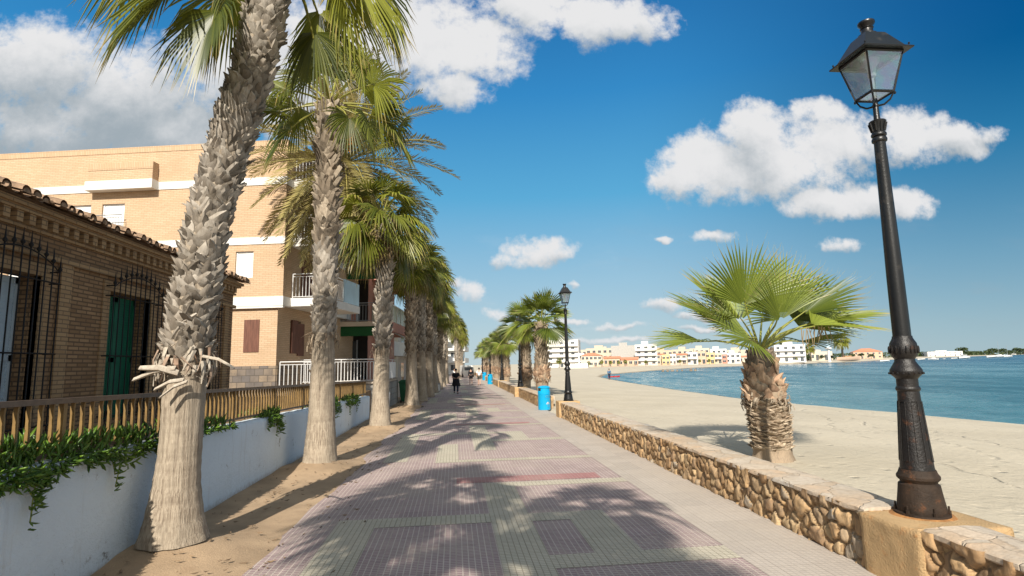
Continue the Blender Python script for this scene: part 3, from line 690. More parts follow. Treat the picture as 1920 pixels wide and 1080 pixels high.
def husk(path, z, n=46, L=0.4, seed=4, spread=0.5):
    """ragged collar of peeling leaf sheaths and fibre where the boots stop"""
    random.seed(seed); mb = MB(); c, r = path.at(z)
    for i in range(n):
        a = 2 * PI * i / n + rnd(-0.2, 0.2); o = V(math.cos(a), math.sin(a), 0); t = V(-math.sin(a), math.cos(a), 0)
        l = L * rnd(0.4, 1.2); p = c + o * r * 0.98 + V(0, 0, rnd(-0.12, 0.12)); d = (o * rnd(0.1, spread) + V(0, 0, rnd(-1.2, -0.2)) + t * rnd(-0.5, 0.5)).normalized()
        w = rnd(0.006, 0.032); tn = rnd(0.3, 1); pts = [p, p + o * 0.07 + V(0, 0, .02), p + o * 0.06 + d * l * 0.5, p + d * l + V(0, 0, -0.06 * l)]
        prev = None
        for q, ww in zip(pts, (1, 1.1, 0.8, 0.15)):
            cc = (tn, random.random(), 0, 1); row = (mb.vert(q - t * w * ww, cc), mb.vert(q + o * 0.012, cc), mb.vert(q + t * w * ww, cc))
            if prev: mb.face(prev[0], prev[1], row[1], row[0]); mb.face(prev[1], prev[2], row[2], row[1])
            prev = row
    for i in range(n * 3):                         # loose fibres
        a = rnd(0, 2 * PI); o = V(math.cos(a), math.sin(a), 0); t = V(-math.sin(a), math.cos(a), 0)
        p = c + o * r + V(0, 0, rnd(-0.22, 0.22)); e = p + o * rnd(0.02, 0.12) + t * rnd(-0.2, 0.2) + V(0, 0, rnd(-0.2, 0.12)); k = V(0, 0, 0.004)
        cc = (rnd(0.2, 1), random.random(), 0, 1); mb.face(mb.vert(p - k, cc), mb.vert(p + k, cc), mb.vert(e, cc))
    return mb
def date_crown(mb, n=42, L=3.0, seed=11, leaflets=50):
    random.seed(seed)
    for k in range(n):
        f = (k + 0.5) / n; az = k * 2.39996 + rnd(-0.2, 0.2); el = rad(lerp(82, -72, f ** 0.85) + rnd(-6, 6)); g = random.random()
        d = V(math.cos(el) * math.cos(az), math.cos(el) * math.sin(az), math.sin(el)); hd = V(math.cos(az), math.sin(az), 0)
        Lk = L * rnd(0.85, 1.05); pts = []; p = V(0, 0, -0.2 * f); dd = d.copy()
        for i in range(13):
            pts.append(p.copy()); p = p + dd * (Lk / 12); dd = (dd + V(0, 0, -0.055 - 0.05 * math.cos(el) * (i / 12))).normalized()
        mb.tube(pts, [0.03 * (1 - i / 14) for i in range(13)], 4, cols=[(0.2, g, 0.3, 0.0)] * 13)
        for i in range(leaflets):
            t = 0.16 + 0.84 * i / (leaflets - 1); x = t * 12; a = min(11, int(x)); q = pts[a].lerp(pts[a + 1], x - a); tg = (pts[a + 1] - pts[a]).normalized()
            sd = tg.cross(V(0, 0, 1)); sd = sd.normalized() if sd.length > 0.1 else V(-math.sin(az), math.cos(az), 0); up = sd.cross(tg)
            ll = 0.52 * math.sin(PI * clamp(0.12 + t * 0.82)) ** 0.6 * rnd(0.85, 1.1)
            for s in (-1, 1):
                dr = (sd * s * 0.75 + tg * 0.62 + up * rnd(0.05, 0.4)).normalized(); e = q + dr * ll + V(0, 0, -0.1 * ll); wv = tg * 0.026; b = random.random()
                m_ = q.lerp(e, 0.5) + up * 0.01
                mb.face(mb.vert(q - wv * .4, (0.2, g, b, 1)), mb.vert(m_ - wv, (0.6, g, b, 1)), mb.vert(e, (1, g, b, 1)), mb.vert(m_ + wv, (0.6, g, b, 1)))

# --- the big leaning palm at the left
G_ROW = 'fan palms lining the left edge of the promenade'
T1 = [((c_[0] * .92, c_[1] * .92, CAMH + (c_[2] - CAMH) * .92), r_ * (.8 if c_[2] < 2.3 else .88)) for c_, r_ in [((-3.43, 7.56, 0), .42), ((-3.43, 7.56, 0.15), .39), ((-3.43, 7.56, .35), .355), ((-3.42, 7.56, .65), .305), ((-3.405, 7.56, 1.0), .28), ((-3.40, 7.56, 1.4), .268), ((-3.40, 7.56, 1.8), .275), ((-3.39, 7.56, 2.2), .282), ((-3.38, 7.56, 2.6), .26), ((-3.31, 7.56, 3.2), .255), ((-3.22, 7.56, 4.0), .25), ((-3.08, 7.56, 4.7), .25), ((-2.92, 7.56, 5.4), .25), ((-2.74, 7.56, 6.1), .255), ((-2.61, 7.56, 6.9), .26), ((-2.55, 7.56, 8.3), .25)]]
t = thing('fan_palm', 'big foreground fan palm with a thick grey trunk leaning right, nearest to the camera', 'palm tree', T1[0][0], 0, G_ROW)
P1_ = Path(T1)
trunk_mesh(P1_, 0.17, 7.8, 40, 0.05, 0.014, 0.014).build('trunk', MT['bark'], t, world=True, sharp=60)
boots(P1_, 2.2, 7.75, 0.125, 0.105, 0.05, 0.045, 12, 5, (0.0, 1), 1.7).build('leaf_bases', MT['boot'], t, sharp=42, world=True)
h_ = husk(P1_, 2.19, 64, 0.2, 8, 0.35)
random.seed(3)
for (px, py, qx, qy, w_) in ((330, 690, 250, 712, .05), (335, 700, 262, 690, .06), (345, 712, 290, 730, .04), (380, 668, 440, 690, .03), (352, 715, 300, 745, .035)):
    a = atY(px, py, 6.66); b_ = atY(qx, qy, 6.5); tt = V(0, 0.2, 1).normalized(); w_ *= .6
    md = a.lerp(b_, .5) + V(0, 0, .03)
    for (q0, q1, w0, w1) in ((a, md, w_, w_), (md, b_, w_, w_ * .7)):
        i = [h_.vert(q0 - tt * w0, (.7, .8, 0, 1)), h_.vert(q1 - tt * w1, (.95, .9, 0, 1)), h_.vert(q1 + tt * w1, (.95, .9, 0, 1)), h_.vert(q0 + tt * w0, (.8, .7, 0, 1)),
             h_.vert(q0 - tt * w0 * .6 + V(0, -.03, 0), (.5, .5, 0, 1)), h_.vert(q1 - tt * w1 * .6 + V(0, -.03, 0), (.7, .5, 0, 1))]
        h_.face(*i[:4]); h_.face(i[0], i[4], i[5], i[1]); h_.face(i[4], i[3], i[2], i[5])
h_.build('husk_collar', MT['husk'], t, sm=False, world=True)
random.seed(21)
top = V(-2.33, 6.96, 7.75)
F1 = [ # hastula px, tip px, depth Y of hastula, tip depth, R
 (330,-30,150,90,7.0,6.7,1.25),(300,-90,90,20,7.2,7.0,1.25),(410,20,345,150,6.9,6.7,1.05),(425,-10,400,140,7.3,7.2,1.0),(440,-20,330,120,8.1,8.3,1.1),
 (640,-30,660,120,7.0,6.8,1.05),(650,-60,770,110,7.0,6.9,1.2),(600,20,575,200,8.3,8.5,1.0),(700,-30,785,150,7.9,8.2,1.1),(590,60,560,240,8.2,8.4,1.0),(620,-20,640,150,8.0,8.2,1.0)]
for (hx, hy, tx, ty, ya, yb, R) in F1:
    mb = MB(); ya *= .92; yb *= .92; R *= .92; hp = atY(hx, hy, ya); tp = atY(tx, ty, yb); ax = (tp - hp).normalized()
    out_ = V(hp.x - top.x, hp.y - top.y, 0.25)
    fan_leaf(mb, top, hp, ax, out_ + V(0, 0, 0.3), R, 1.75, 40, 0.18, 0.3, 0.028, limp=0.35)
    mb.build('frond', MT['fan_leaf'], t, world=True, sharp=20)
for k in range(20):
    mb = MB(); az = k * 2.39996; el = rad(lerp(80, 28, k / 20))
    if math.sin(az) < -.35 and k > 4: continue
    d = V(math.cos(el) * math.cos(az), math.cos(el) * math.sin(az), math.sin(el)); hp = top + d * 1.0 + V(0, 0, .25); ax = (d + V(0, 0, -.4)).normalized()
    fan_leaf(mb, top, hp, ax, upnormal(ax, rnd(-.4, .4)), 1.05, 1.9, 32, 0.35, 0.25, 0.026, limp=0.25)
    mb.build('frond', MT['fan_leaf'], t, world=True, sharp=20)

# --- second palm, straight, behind it
def std_trunk(h, r0=0.36, r1=0.27, rt=0.25, lean=(0, 0), flare=0.1):
    r0 *= .92; r1 *= .84; rt *= .84
    return [((0, 0, 0), r0 + flare), ((0, 0, .12), r0 + flare * .6), ((0, 0, .35), r0 + .02), ((0, 0, .9), r0 - .03), ((lean[0] * .2, lean[1] * .2, 1.8), lerp(r0, r1, .7)), ((lean[0] * .4, lean[1] * .4, 2.6), r1), ((lean[0] * .75, lean[1] * .75, h * .7), r1), ((lean[0], lean[1], h), rt)]
T2 = std_trunk(8.0, 0.33, 0.265, 0.27, (0.03, 0), 0.06)
t2 = thing('fan_palm', 'straight grey fan palm, second in the row, its smooth pale base flared in the soil', 'palm tree', (-2.79, 12.34, 0.03), 0, G_ROW)
p2 = Path(T2)
trunk_mesh(p2, 0, 7.95, 32, 0.06, 0.015, 0.012, seed=4).build('trunk', MT['bark'], t2, sharp=60)
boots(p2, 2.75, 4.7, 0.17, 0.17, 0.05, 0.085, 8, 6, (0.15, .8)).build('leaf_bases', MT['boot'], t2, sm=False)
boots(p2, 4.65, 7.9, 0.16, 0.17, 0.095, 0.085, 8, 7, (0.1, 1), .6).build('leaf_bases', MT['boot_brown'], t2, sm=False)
husk(p2, 2.68, 34, 0.26, 9, .6).build('husk_collar', MT['fibre'], t2, sm=False)
F2 = [ # hastula px, tip px, dy hast, dy tip, R
 (700,200,805,165,.2,.4,1.05),(690,225,720,330,-.5,-.8,1.0),(720,215,780,290,.6,.9,.95),(745,240,800,160,.2,.2,.7),(530,210,450,200,0,0,1.0),(545,240,470,330,-.3,-.4,1.0),(640,120,690,20,.4,.7,1.1),(600,110,560,10,.5,.9,1.1),(565,150,480,70,.3,.5,1.0),(665,150,750,60,.5,.8,1.1),(655,220,640,330,-.8,-1.1,.8),(730,250,775,300,-.2,-.2,.9),(560,200,500,290,.7,.9,1.0),(680,130,640,60,-.9,-1.4,1.0),(605,140,590,60,-.9,-1.5,1.0),(540,170,440,150,-.8,-1.2,1.0),(700,160,780,110,-.7,-1.0,1.0)]
top = V(-2.76, 12.34, 7.95)
for (hx, hy, tx, ty, ya, yb, R) in F2:
    mb = MB(); hp = atY(hx, hy, 12.34 + ya); tp = atY(tx, ty, 12.34 + yb); ax = (tp - hp).normalized()
    fan_leaf(mb, top, hp, ax, V(hp.x - top.x, hp.y - top.y, .6), R, 1.8, 36, 0.25, 0.3, 0.024, limp=0.3)
    mb.build('frond', MT['fan_leaf'], t2, world=True, sharp=20)

# --- the rest of the row: two trunks, three crowns, copied
TR = []; CRN = []
for s_, (h, r0, r1) in enumerate(((7.0, .34, .28), (7.0, .36, .3))):
    pth = Path(std_trunk(h, r0, r1, r1 * .95, (0.12 * (-1) ** s_, 0.1), .06))
    TR.append((trunk_mesh(pth, 0, h, 22, 0.1, 0.015, 0.012, seed=9 + s_), boots(pth, 2.6, h, 0.19, 0.19, 0.09, 0.115, 7, 31 + s_, (0.1, 1), .6), husk(pth, 2.55, 24, .3, 12 + s_)))
for s_ in range(3):
    mb = MB(); fan_crown(mb, 31, 1.08, 1.0, 82, -52, 0.36, 0.4, 41 + s_, 24, 1.75); CRN.append(mb)
DS = MB(); dead_skirt(DS, 12, .8, 6)
meshes = {}
def row_palm(i, x, y, h, rz, label, crown, trunk, sc=1.0, group=G_ROW, dead=True):
    t = thing('fan_palm', label, 'palm tree', (x, y, 0.02), rz, group, sc)
    def put(key, mb, name, mat, z=0.0, sm=True, sharp=45, sz=1.0):
        if key not in meshes:
            o = mb.build(name, mat, None, sm=sm, sharp=sharp); meshes[key] = o.data
        else:
            o = bpy.data.objects.new(name, meshes[key]); COL.objects.link(o)
        o.parent = t; o.location = (0, 0, z); o.scale = (1, 1, sz)
    k = h / sc / 7.0
    put(('t', trunk), TR[trunk][0], 'trunk', MT['bark'], 0, True, 60, k)
    put(('b', trunk), TR[trunk][1], 'leaf_bases', MT['boot_brown' if trunk else 'boot'], 0, False, 45, k)
    put(('h', trunk), TR[trunk][2], 'husk_collar', MT['fibre'], 0, False, 45, k)
    put(('c', crown), CRN[crown], 'crown', MT['fan_leaf'], h / sc, True, 20)
    if dead: put(('d', 0), DS, 'dead_frond', MT['dead_leaf'], h / sc - .1, True, 20)
    return t
ROW = [ # ground px, Y, height, label
 (-2.48, 19.42, 7.2, 'third fan palm in the row, standing by the end of the white wall', 1.0),
 (-2.17, 29.1, 7.4, 'fan palm with a dark shaded trunk beside the curved stone block wall', 1.0),
 (-1.98, 34.0, 7.9, 'thick fan palm just behind the green bin', 1.05),
 (-1.75, 38.5, 8.2, 'fan palm with a peeling trunk, next beyond the green bin', 1.05),
 (-1.6, 44.0, 7.6, 'fan palm standing right before the grey cabinet', 1.0),
 (-1.4, 50.0, 6.8, 'fan palm with a tall crown just past the grey cabinet', 1.05),
 (-1.2, 57.0, 7.2, 'fan palm level with the walker in black, at the left', 1.0),
 (-1.0, 65.0, 7.5, 'fan palm two past the grey cabinet, slightly leaning', 1.0),
 (0.3, 76.0, 7.2, 'lone slim fan palm at the far kerb behind the walker', .9),
 (0.5, 88.0, 7.4, 'far fan palm before the pale houses at the end of the row', 1.0),
 (0.9, 102.0, 7.4, 'second to last far fan palm of the left row', 1.0),
 (1.4, 118.0, 7.4, 'farthest fan palm of the left row', 1.0)]
for i, (x, y, h, lb, sc) in enumerate(ROW):
    row_palm(i, x, y, h, i * 1.9, lb, i % 3, i % 2, sc)
for i, (x, y, h, sc) in enumerate(((-2.7, -1.1, 7.6, .95), (-2.3, -5.6, 7.5, .95), (-.4, -2.3, 7.4, .68), (-.5, -5.8, 7.2, .8))):   # the row goes on behind the camera: its shadows fall into view
    row_palm(i, x, y, h, i * 1.3 + .4, 'fan palm of the row behind the viewer, casting its crown shadow', i % 3, i % 2, sc)

# --- date palm behind the fence
t = thing('date_palm', 'tall date palm with feathery fronds and orange fruit behind the second fan palm', 'palm tree', (-5.1, 22.0, .66), 0, None, 1.325)
pd = Path([((0, 0, 0), .2), ((0.0, 0, 2), .17), ((0.25, 0, 5), .17), ((0.62, 0, 7.1), .2)])
trunk_mesh(pd, 0, 7.1, 18, .08, .02, .01, False).build('trunk', MT['boot_brown'], t, sharp=60)
boots(pd, 0, 7.0, .13, .1, .07, .1, 6, 77, (.1, .8), .3).build('leaf_bases', MT['boot_brown'], t, sm=False)
mb = MB(); date_crown(mb, 84, 3.5, 11, 58); mb.xf(Matrix.Translation((.62, 0, 7.2))); mb.build('crown', MT['date_leaf'], t, sharp=None)
random.seed(5)
for (cx, cy, cz) in ((.5, -.9, 8.15), (.35, -1.0, 7.85), (.75, -.8, 7.75)):
    mb = MB()
    for k in range(26):
        a = V(rnd(-.22, .22), rnd(-.2, .2), rnd(-.42, .3)); st = V(.6, 0, 7.7); e = V(cx, cy, cz) + a
        mb.tube([st, st.lerp(V(cx, cy, cz + .35), .7), e], .006, 3)
        for q in range(4): mb.blob(e + V(rnd(-.05, .05), rnd(-.05, .05), rnd(-.08, .08)), .04, 5, 4)
    mb.build('fruit_cluster', MT['fruit'], t)

# --- beach palms on the right
G_B = 'low fan palms on the sand behind the stone wall'
pz = .2
t = thing('beach_palm', 'nearest beach fan palm with shaggy trunk beside the big street lamp', 'palm tree', (5.72, 9.95, pz), 0, G_B, 1.157)
bp = Path([((0, 0, -.1), .32), ((0, 0, .12), .28), ((0, 0, .35), .265), ((-.02, 0, .8), .275), ((-.05, 0, 1.1), .28), ((-.06, 0, 1.4), .24), ((-.07, 0, 1.75), .17)])
trunk_mesh(bp, -.1, 1.75, 32, .04, .03, .02, True, 3).build('trunk', MT['fibre'], t, sharp=60)
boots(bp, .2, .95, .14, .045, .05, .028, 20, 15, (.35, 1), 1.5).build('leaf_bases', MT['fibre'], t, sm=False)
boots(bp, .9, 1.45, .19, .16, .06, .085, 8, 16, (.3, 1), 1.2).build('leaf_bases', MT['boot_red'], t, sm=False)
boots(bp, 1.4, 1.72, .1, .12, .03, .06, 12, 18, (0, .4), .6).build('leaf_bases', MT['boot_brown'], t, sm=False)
husk(bp, .98, 44, .16, 17, .7).build('husk_collar', MT['boot_brown'], t, sm=False)
top = V(5.64, 9.95, pz + 1.99); Y0 = 9.95
FB = [ # hast px, tip px, dy hast, dy tip, R, normal
 (1395,572,1395,440,-.25,-.5,1.16,(0,-1,.2)),(1468,575,1480,440,.25,.4,1.1,(0,-1,.2)),(1505,590,1600,485,.1,.1,1.12,(-.3,-.5,1)),
 (1365,590,1265,490,.1,.1,1.15,(.3,-.5,1)),(1352,606,1232,545,-.25,-.4,1.05,(.2,-.3,1)),(1316,640,1205,650,-.1,-.2,.92,(-.1,-.2,1)),
 (1408,638,1305,610,-.75,-1.2,.9,(-.2,-.8,.8)),(1528,604,1655,560,0,.1,1.1,(-.3,-.4,1)),(1522,610,1645,608,-.35,-.5,1.05,(-.2,-.3,1)),
 (1464,600,1440,500,-.6,-.8,.9,(0,-1,.1)),(1430,590,1440,440,.7,1.1,1.1,(0,-1,.4)),(1390,600,1330,500,.6,1.0,1.1,(.2,-1,.6)),(1490,600,1560,500,.6,1.0,1.1,(-.2,-1,.6)),(1500,615,1590,560,.7,1.1,1.0,(-.2,-.7,.8)),(1380,615,1280,560,.6,.9,1.0,(.2,-.7,.8)),
 (1500,640,1570,650,.5,.9,.9,(0,0,1)),(1530,640,1590,700,-.1,-.1,.0,(0,0,1))]
random.seed(12)
for (hx, hy, tx, ty, ya, yb, R, nn) in FB:
    if R == 0: continue
    ya *= 1.157; yb *= 1.157; R *= 1.157; mb = MB(); hp = atY(hx, hy, Y0 + ya); tp = atY(tx, ty, Y0 + yb); ax = (tp - hp).normalized()
    fan_leaf(mb, top, hp, ax, Vector(nn), R, 1.25, 36, 0.08, 0.3, 0.02, limp=0.04, hairs=.8)
    mb.build('frond', MT['beach_leaf'], t, world=True, sharp=20)
for (px, py, dy) in ((1520, 615, -.4), (1535, 612, -.3)):
    mb = MB()
    for k in range(9):
        a = atY(px + rnd(-18, 18), py + rnd(-5, 5), Y0 + dy); e = a + V(rnd(-.1, .1), rnd(-.08, .08), rnd(-.45, -.18)); w_ = V(.009, 0, 0); g = random.random()
        m_ = a.lerp(e, .5) + V(rnd(-.05, .05), 0, 0)
        mb.face(mb.vert(a - w_, (.2, g, .3, 1)), mb.vert(m_ - w_, (.5, g, .5, 1)), mb.vert(e, (1, g, .3, 1)), mb.vert(m_ + w_, (.5, g, .5, 1)), mb.vert(a + w_, (.2, g, .3, 1)))
    mb.build('dead_frond', MT['dead_leaf'], t, world=True)
# the others: one kind with a thick short trunk, copied
bq = Path([((0, 0, -.1), .4), ((0, 0, .3), .33), ((0, 0, .9), .36), ((0, 0, 1.25), .42), ((0, 0, 1.7), .38), ((0, 0, 2.4), .33), ((0, 0, 4.3), .3)])
proto = thing('beach_palm', 'right one of the twin beach palms beside the second lamp', 'palm tree', (4.95, 32.0, ground_z(5.5, 32) - .05), 0, G_B)
trunk_mesh(bq, -.1, 4.3, 24, .08, .03, .02, True, 5).build('trunk', MT['fibre'], proto, sharp=60)
boots(bq, .85, 1.75, .24, .2, .1, .11, 10, 25, (.1, .9), 1.2).build('leaf_bases', MT['boot_red'], proto, sm=False)
boots(bq, 1.7, 4.25, .2, .2, .1, .13, 8, 26, (.2, .9), .6).build('leaf_bases', MT['boot_brown'], proto, sm=False)
husk(bq, 1.05, 40, .3, 27, .6).build('husk_collar', MT['boot_brown'], proto, sm=False)
mb = MB(); fan_crown(mb, 26, 1.3, 1.0, 84, -20, 0.14, 0.08, 91, 22, A=1.35); mb.xf(Matrix.Translation((0, 0, 4.25))); mb.build('crown', MT['beach_leaf'], proto, sharp=20)
BP = [(4.69, 37.5, 2.3, 1.0, 'left one of the twin beach palms, behind the third lamp'),
 (4.8, 53.0, 1.2, .9, 'smaller beach palm beside the fourth lamp'), (4.95, 59.0, 4.0, .9, 'beach palm directly behind the small fourth lamp palm'),
 (5.0, 68.0, 5.0, .95, 'far beach palm just past the two distant blue bins'), (5.2, 80.0, .4, .95, 'second beach palm past the two distant blue bins'), (5.3, 94.0, 3.0, 1.0, 'second to last beach palm toward the end of the promenade'), (5.6, 110.0, 2.0, 1.0, 'last beach palm toward the end of the promenade')]
for (x, y, rz, sc, lb) in BP: dup(proto, (x, y, ground_z(x + .6, y) - .05), rz, lb, G_B, sc)
# ------------------------------------------------------------------ street lamps
def make_lamp(name, label, loc, rusty=False, group='black street lamps on the sea wall', sc=1.0):
    t = thing(name, label, 'street lamp', loc, 0, group)
    im = MT['rusty_iron'] if rusty else MT['iron']
    t.scale = (sc,) * 3; t.matrix_basis = Matrix.LocRotScale(Vector(loc), Matrix.Rotation(0, 3, 'Z'), V(sc, sc, sc))
    def thin(mb, k): mb.v = [(x * k, y * k, z) for x, y, z in mb.v]
    mb = MB()
    mb.lathe([(.27, 0), (.265, .025), (.232, .03), (.237, .06), (.23, .1), (.212, .2), (.2, .28), (.175, .3), (.185, .315), (.208, .335), (.21, .36), (.19, .385), (.175, .42)], 28)
    for k in range(6):                             # anchor bolts
        a = k * PI / 3 + .3; mb.lathe([(.02, .02), (.02, .06), (.011, .06), (.011, .1)], 6, (.247 * math.cos(a), .247 * math.sin(a)))
    thin(mb, 0.85); mb.build('base', MT['rust_base'] if rusty else im, t)
    mb = MB()
    prof = [(.192, .4), (.185, .45), (.132, 1.1), (.128, 1.16), (.142, 1.17), (.146, 1.185), (.14, 1.2), (.128, 1.21), (.128, 1.28), (.15, 1.3), (.186, 1.325), (.194, 1.35), (.19, 1.37), (.165, 1.4), (.125, 1.45), (.122, 1.475), (.15, 1.5), (.168, 1.54), (.172, 1.58), (.162, 1.63), (.135, 1.665), (.125, 1.68), (.122, 1.7)]
    ks = lambda z: lerp(.86, .8, clamp((z - .4) / 1.2))
    mb.lathe([(r * ks(z), z) for r, z in prof], 32)
    for k in range(6):                             # sunk panels of the pedestal and beads of the rings
        a = k * PI / 3 + .2
        for z0, z1, q in ((.47, 1.08, .008),):
            for s in (-1, 1):
                a2 = a + s * .26
                mb.tube([(.158 * math.cos(a2), .158 * math.sin(a2), .5), (.115 * math.cos(a2), .115 * math.sin(a2), 1.06)], .0035, 5)
            for zz, r_ in ((.5, .158), (1.06, .115)):
                mb.tube([((r_) * math.cos(a + u), r_ * math.sin(a + u), zz) for u in (-.26, -.13, 0, .13, .26)], .004, 5)
    for k in range(18):
        a = k * PI / 9; mb.blob((.16 * math.cos(a), .16 * math.sin(a), 1.335), .012, 6, 4); mb.blob((.139 * math.cos(a), .139 * math.sin(a), 1.565), (.012, .012, .04), 6, 5)
    thin(mb, 0.88); mb.build('pedestal', im, t)
    mb = MB(); mb.lathe([(.103, 1.66), (.103, 1.75), (.098, 2.3), (.085, 3.0), (.07, 3.72), (.072, 3.73)], 24)
    thin(mb, 0.77); mb.build('shaft', MT['iron'], t)
    mb = MB(); mb.lathe([(.07, 3.72), (.085, 3.73), (.088, 3.75), (.083, 3.765), (.07, 3.78), (.085, 3.79), (.088, 3.805), (.082, 3.82), (.07, 3.83), (.075, 3.87), (.095, 3.93), (.1, 3.945), (.09, 3.955), (.04, 3.96), (.036, 4.0), (.033, 4.11), (.045, 4.115), (.045, 4.13), (.03, 4.14), (.028, 4.2)], 24)
    for k in range(10):
        a = k * PI / 5; mb.tube([(.074 * math.cos(a), .074 * math.sin(a), 3.84), (.088 * math.cos(a), .088 * math.sin(a), 3.89), (.1 * math.cos(a), .1 * math.sin(a), 3.93)], .01, 5)
    thin(mb, 0.82); mb.build('capital', MT['iron'], t)
    # lantern: open cage, four slanting panes, hood with chimney
    z0, z1, b0, b1 = 4.235, 4.64, .15, .255
    mb = MB()
    for sx, sy in ((-1, -1), (1, -1), (1, 1), (-1, 1)):
        mb.tube([(sx * b0, sy * b0, z0 - .01), (sx * b1, sy * b1, z1 + .01)], .016, 4)
        mb.tube([(sx * .03, sy * .03, 4.12), (sx * .07, sy * .07, 4.12), (sx * .12, sy * .12, 4.16), (sx * (b0 + .005), sy * (b0 + .005), z0)], .011, 6)
        mb.blob((sx * (b0 + .008), sy * (b0 + .008), z0 - .02), .017, 6, 5)
    for z, b_, q in ((z0, b0, .017), (z1, b1, .014)):
        p = [(-b_, -b_, z), (b_, -b_, z), (b_, b_, z), (-b_, b_, z)]
        for k in range(4): mb.tube([p[k], p[(k + 1) % 4]], q, 4)
    thin(mb, 0.8); mb.build('lantern_frame', MT['iron'], t, sm=False)
    e = b1 - b0
    for ax in range(4):
        mb = MB(); m_ = Matrix.Rotation(ax * PI / 2, 4, 'Z')
        o_ = .004
        mb.box(-1, 1, -1, 1, -1, 1)
        mb.v = [tuple(m_ @ V(x * (b0 - .012 if z < 0 else b1 - .012), -(b0 if z < 0 else b1) + (o_ if y > 0 else 0), z0 + .015 if z < 0 else z1 - .012)) for x, y, z in mb.v]
        thin(mb, 0.8); mb.build('pane', MT['glass'], t, sm=False)
    mb = MB(); mb.box(-b0 + .02, b0 - .02, -b0 + .02, b0 - .02, z0 - .003, z0 + .002); thin(mb, 0.8); mb.build('pane', MT['glass'], t, sm=False)
    mb = MB()
    mb.loft4([(b1 + .085, b1 + .085, 4.648), (b1 + .09, b1 + .09, 4.662), (b1 + .02, b1 + .02, 4.70), (.14, .14, 4.9), (.125, .125, 4.91)])
    for sx in (-1, 1):
        for sy in (-1, 1): mb.blob((sx * (b1 + .05), sy * (b1 + .05), 4.7), .014, 6, 4)
    thin(mb, 0.8); mb.build('hood', MT['iron'], t, sm=False)
    mb = MB(); mb.lathe([(.12, 4.905), (.115, 4.925), (.085, 4.935), (.075, 4.955), (.07, 4.99), (.082, 5.0), (.07, 5.01), (.08, 5.03), (.1, 5.05), (.104, 5.06), (.1, 5.075), (.06, 5.08)], 20)
    thin(mb, 0.8); mb.build('chimney', MT['iron'], t)
    mb = MB(); mb.lathe([(.02, 4.2), (.02, 4.44), (.05, 4.45), (.055, 4.55), (.1, 4.6), (.11, 4.64)], 16); thin(mb, 0.8); mb.build('lamp_holder', MT['lampwhite'], t)
    return t
LZ = .545
LBASE = (4.44, 5.18, LZ)
lamp = make_lamp('street_lamp', 'big rusty-footed street lamp on the ochre concrete block, nearest to the camera', LBASE, True)
l2 = make_lamp('street_lamp', 'black street lamp at the end of the near stone wall, right of the blue bin', (4.36, 21.7, .6), sc=.9)
for (x, y, lb) in ((4.15, 36.0, 'black street lamp in front of the twin beach palms'), (4.3, 52.0, 'black street lamp beside the smaller beach palm'), (4.3, 69.0, 'far black street lamp by the two distant blue bins'), (4.4, 90.0, 'most distant black street lamp down the promenade')):
    dup(l2, (x, y, .6), 0, lb, None, .9)

# ------------------------------------------------------------------ sea wall of rubble stone
def stone_face(mb, x, y0, y1, z0, z1, step, cell, seed, depth=.06, along='y', xdir=-1):
    random.seed(seed); ny = max(2, int((y1 - y0) / step)); nz = max(2, int((z1 - z0) / (step * 1.05)))
    sd = {}; cy, cz = cell * 1.0, cell * .85
    for i in range(-2, int((y1 - y0) / cy) + 3):
        for j in range(-2, int((z1 - z0) / cz) + 3):
            sz = rnd(.65, 1.5)
            sd[(i, j)] = ((i + rnd(.05, .95)) * cy, (j + rnd(.05, .95)) * cz, random.random(), random.random(), sz, rnd(-.6, .6))
    rows = []
    for j in range(nz + 1):
        row = []
        for i in range(ny + 1):
            u = (y1 - y0) * i / ny; v = (z1 - z0) * j / nz
            wu = u + .045 * noise.noise(V(u * 8, v * 8, seed)); wv = v + .045 * noise.noise(V(u * 8, v * 8, seed + 5))
            ci, cj = int(wu / cy // 1), int(wv / cz // 1); d1 = d2 = 9; best = None
            for a in range(ci - 2, ci + 3):
                for b in range(cj - 2, cj + 3):
                    s = sd.get((a, b))
                    if not s: continue
                    du, dv = wu - s[0], wv - s[1]; r_ = s[5]; d = math.hypot(du * math.cos(r_) + dv * math.sin(r_), (dv * math.cos(r_) - du * math.sin(r_)) * .78) / s[4]
                    if d < d1: d2 = d1; d1 = d; best = s
                    elif d < d2: d2 = d
            e = clamp((d2 - d1) / (cell * .2))
            ro = .5 + .5 * noise.noise(V(u * 22, v * 22, seed)); ro2 = noise.noise(V(u * 6, v * 6, seed + 2))
            h = depth * .9 * (smooth(e) ** .7) * (.5 + .7 * best[3]) + .02 * ro * e + .022 * ro2
            if e < .12: tone = (0.1, .4, 0, 1)
            else: tone = (.2 + .8 * best[2], .25 + .75 * best[3], 0, 1)
            X = x + xdir * h
            row.append(mb.vert((X, y0 + u, z0 + v) if along == 'y' else (y0 + u, X, z0 + v), tone))
        rows.append(row)
    for a, b in zip(rows, rows[1:]):
        for i in range(ny):
            f = (a[i], a[i + 1], b[i + 1], b[i])
            mb.face(*(f[::-1] if along == 'y' else f))
def wall_x(y): return 4.03 + .02 * math.sin(y * .4)
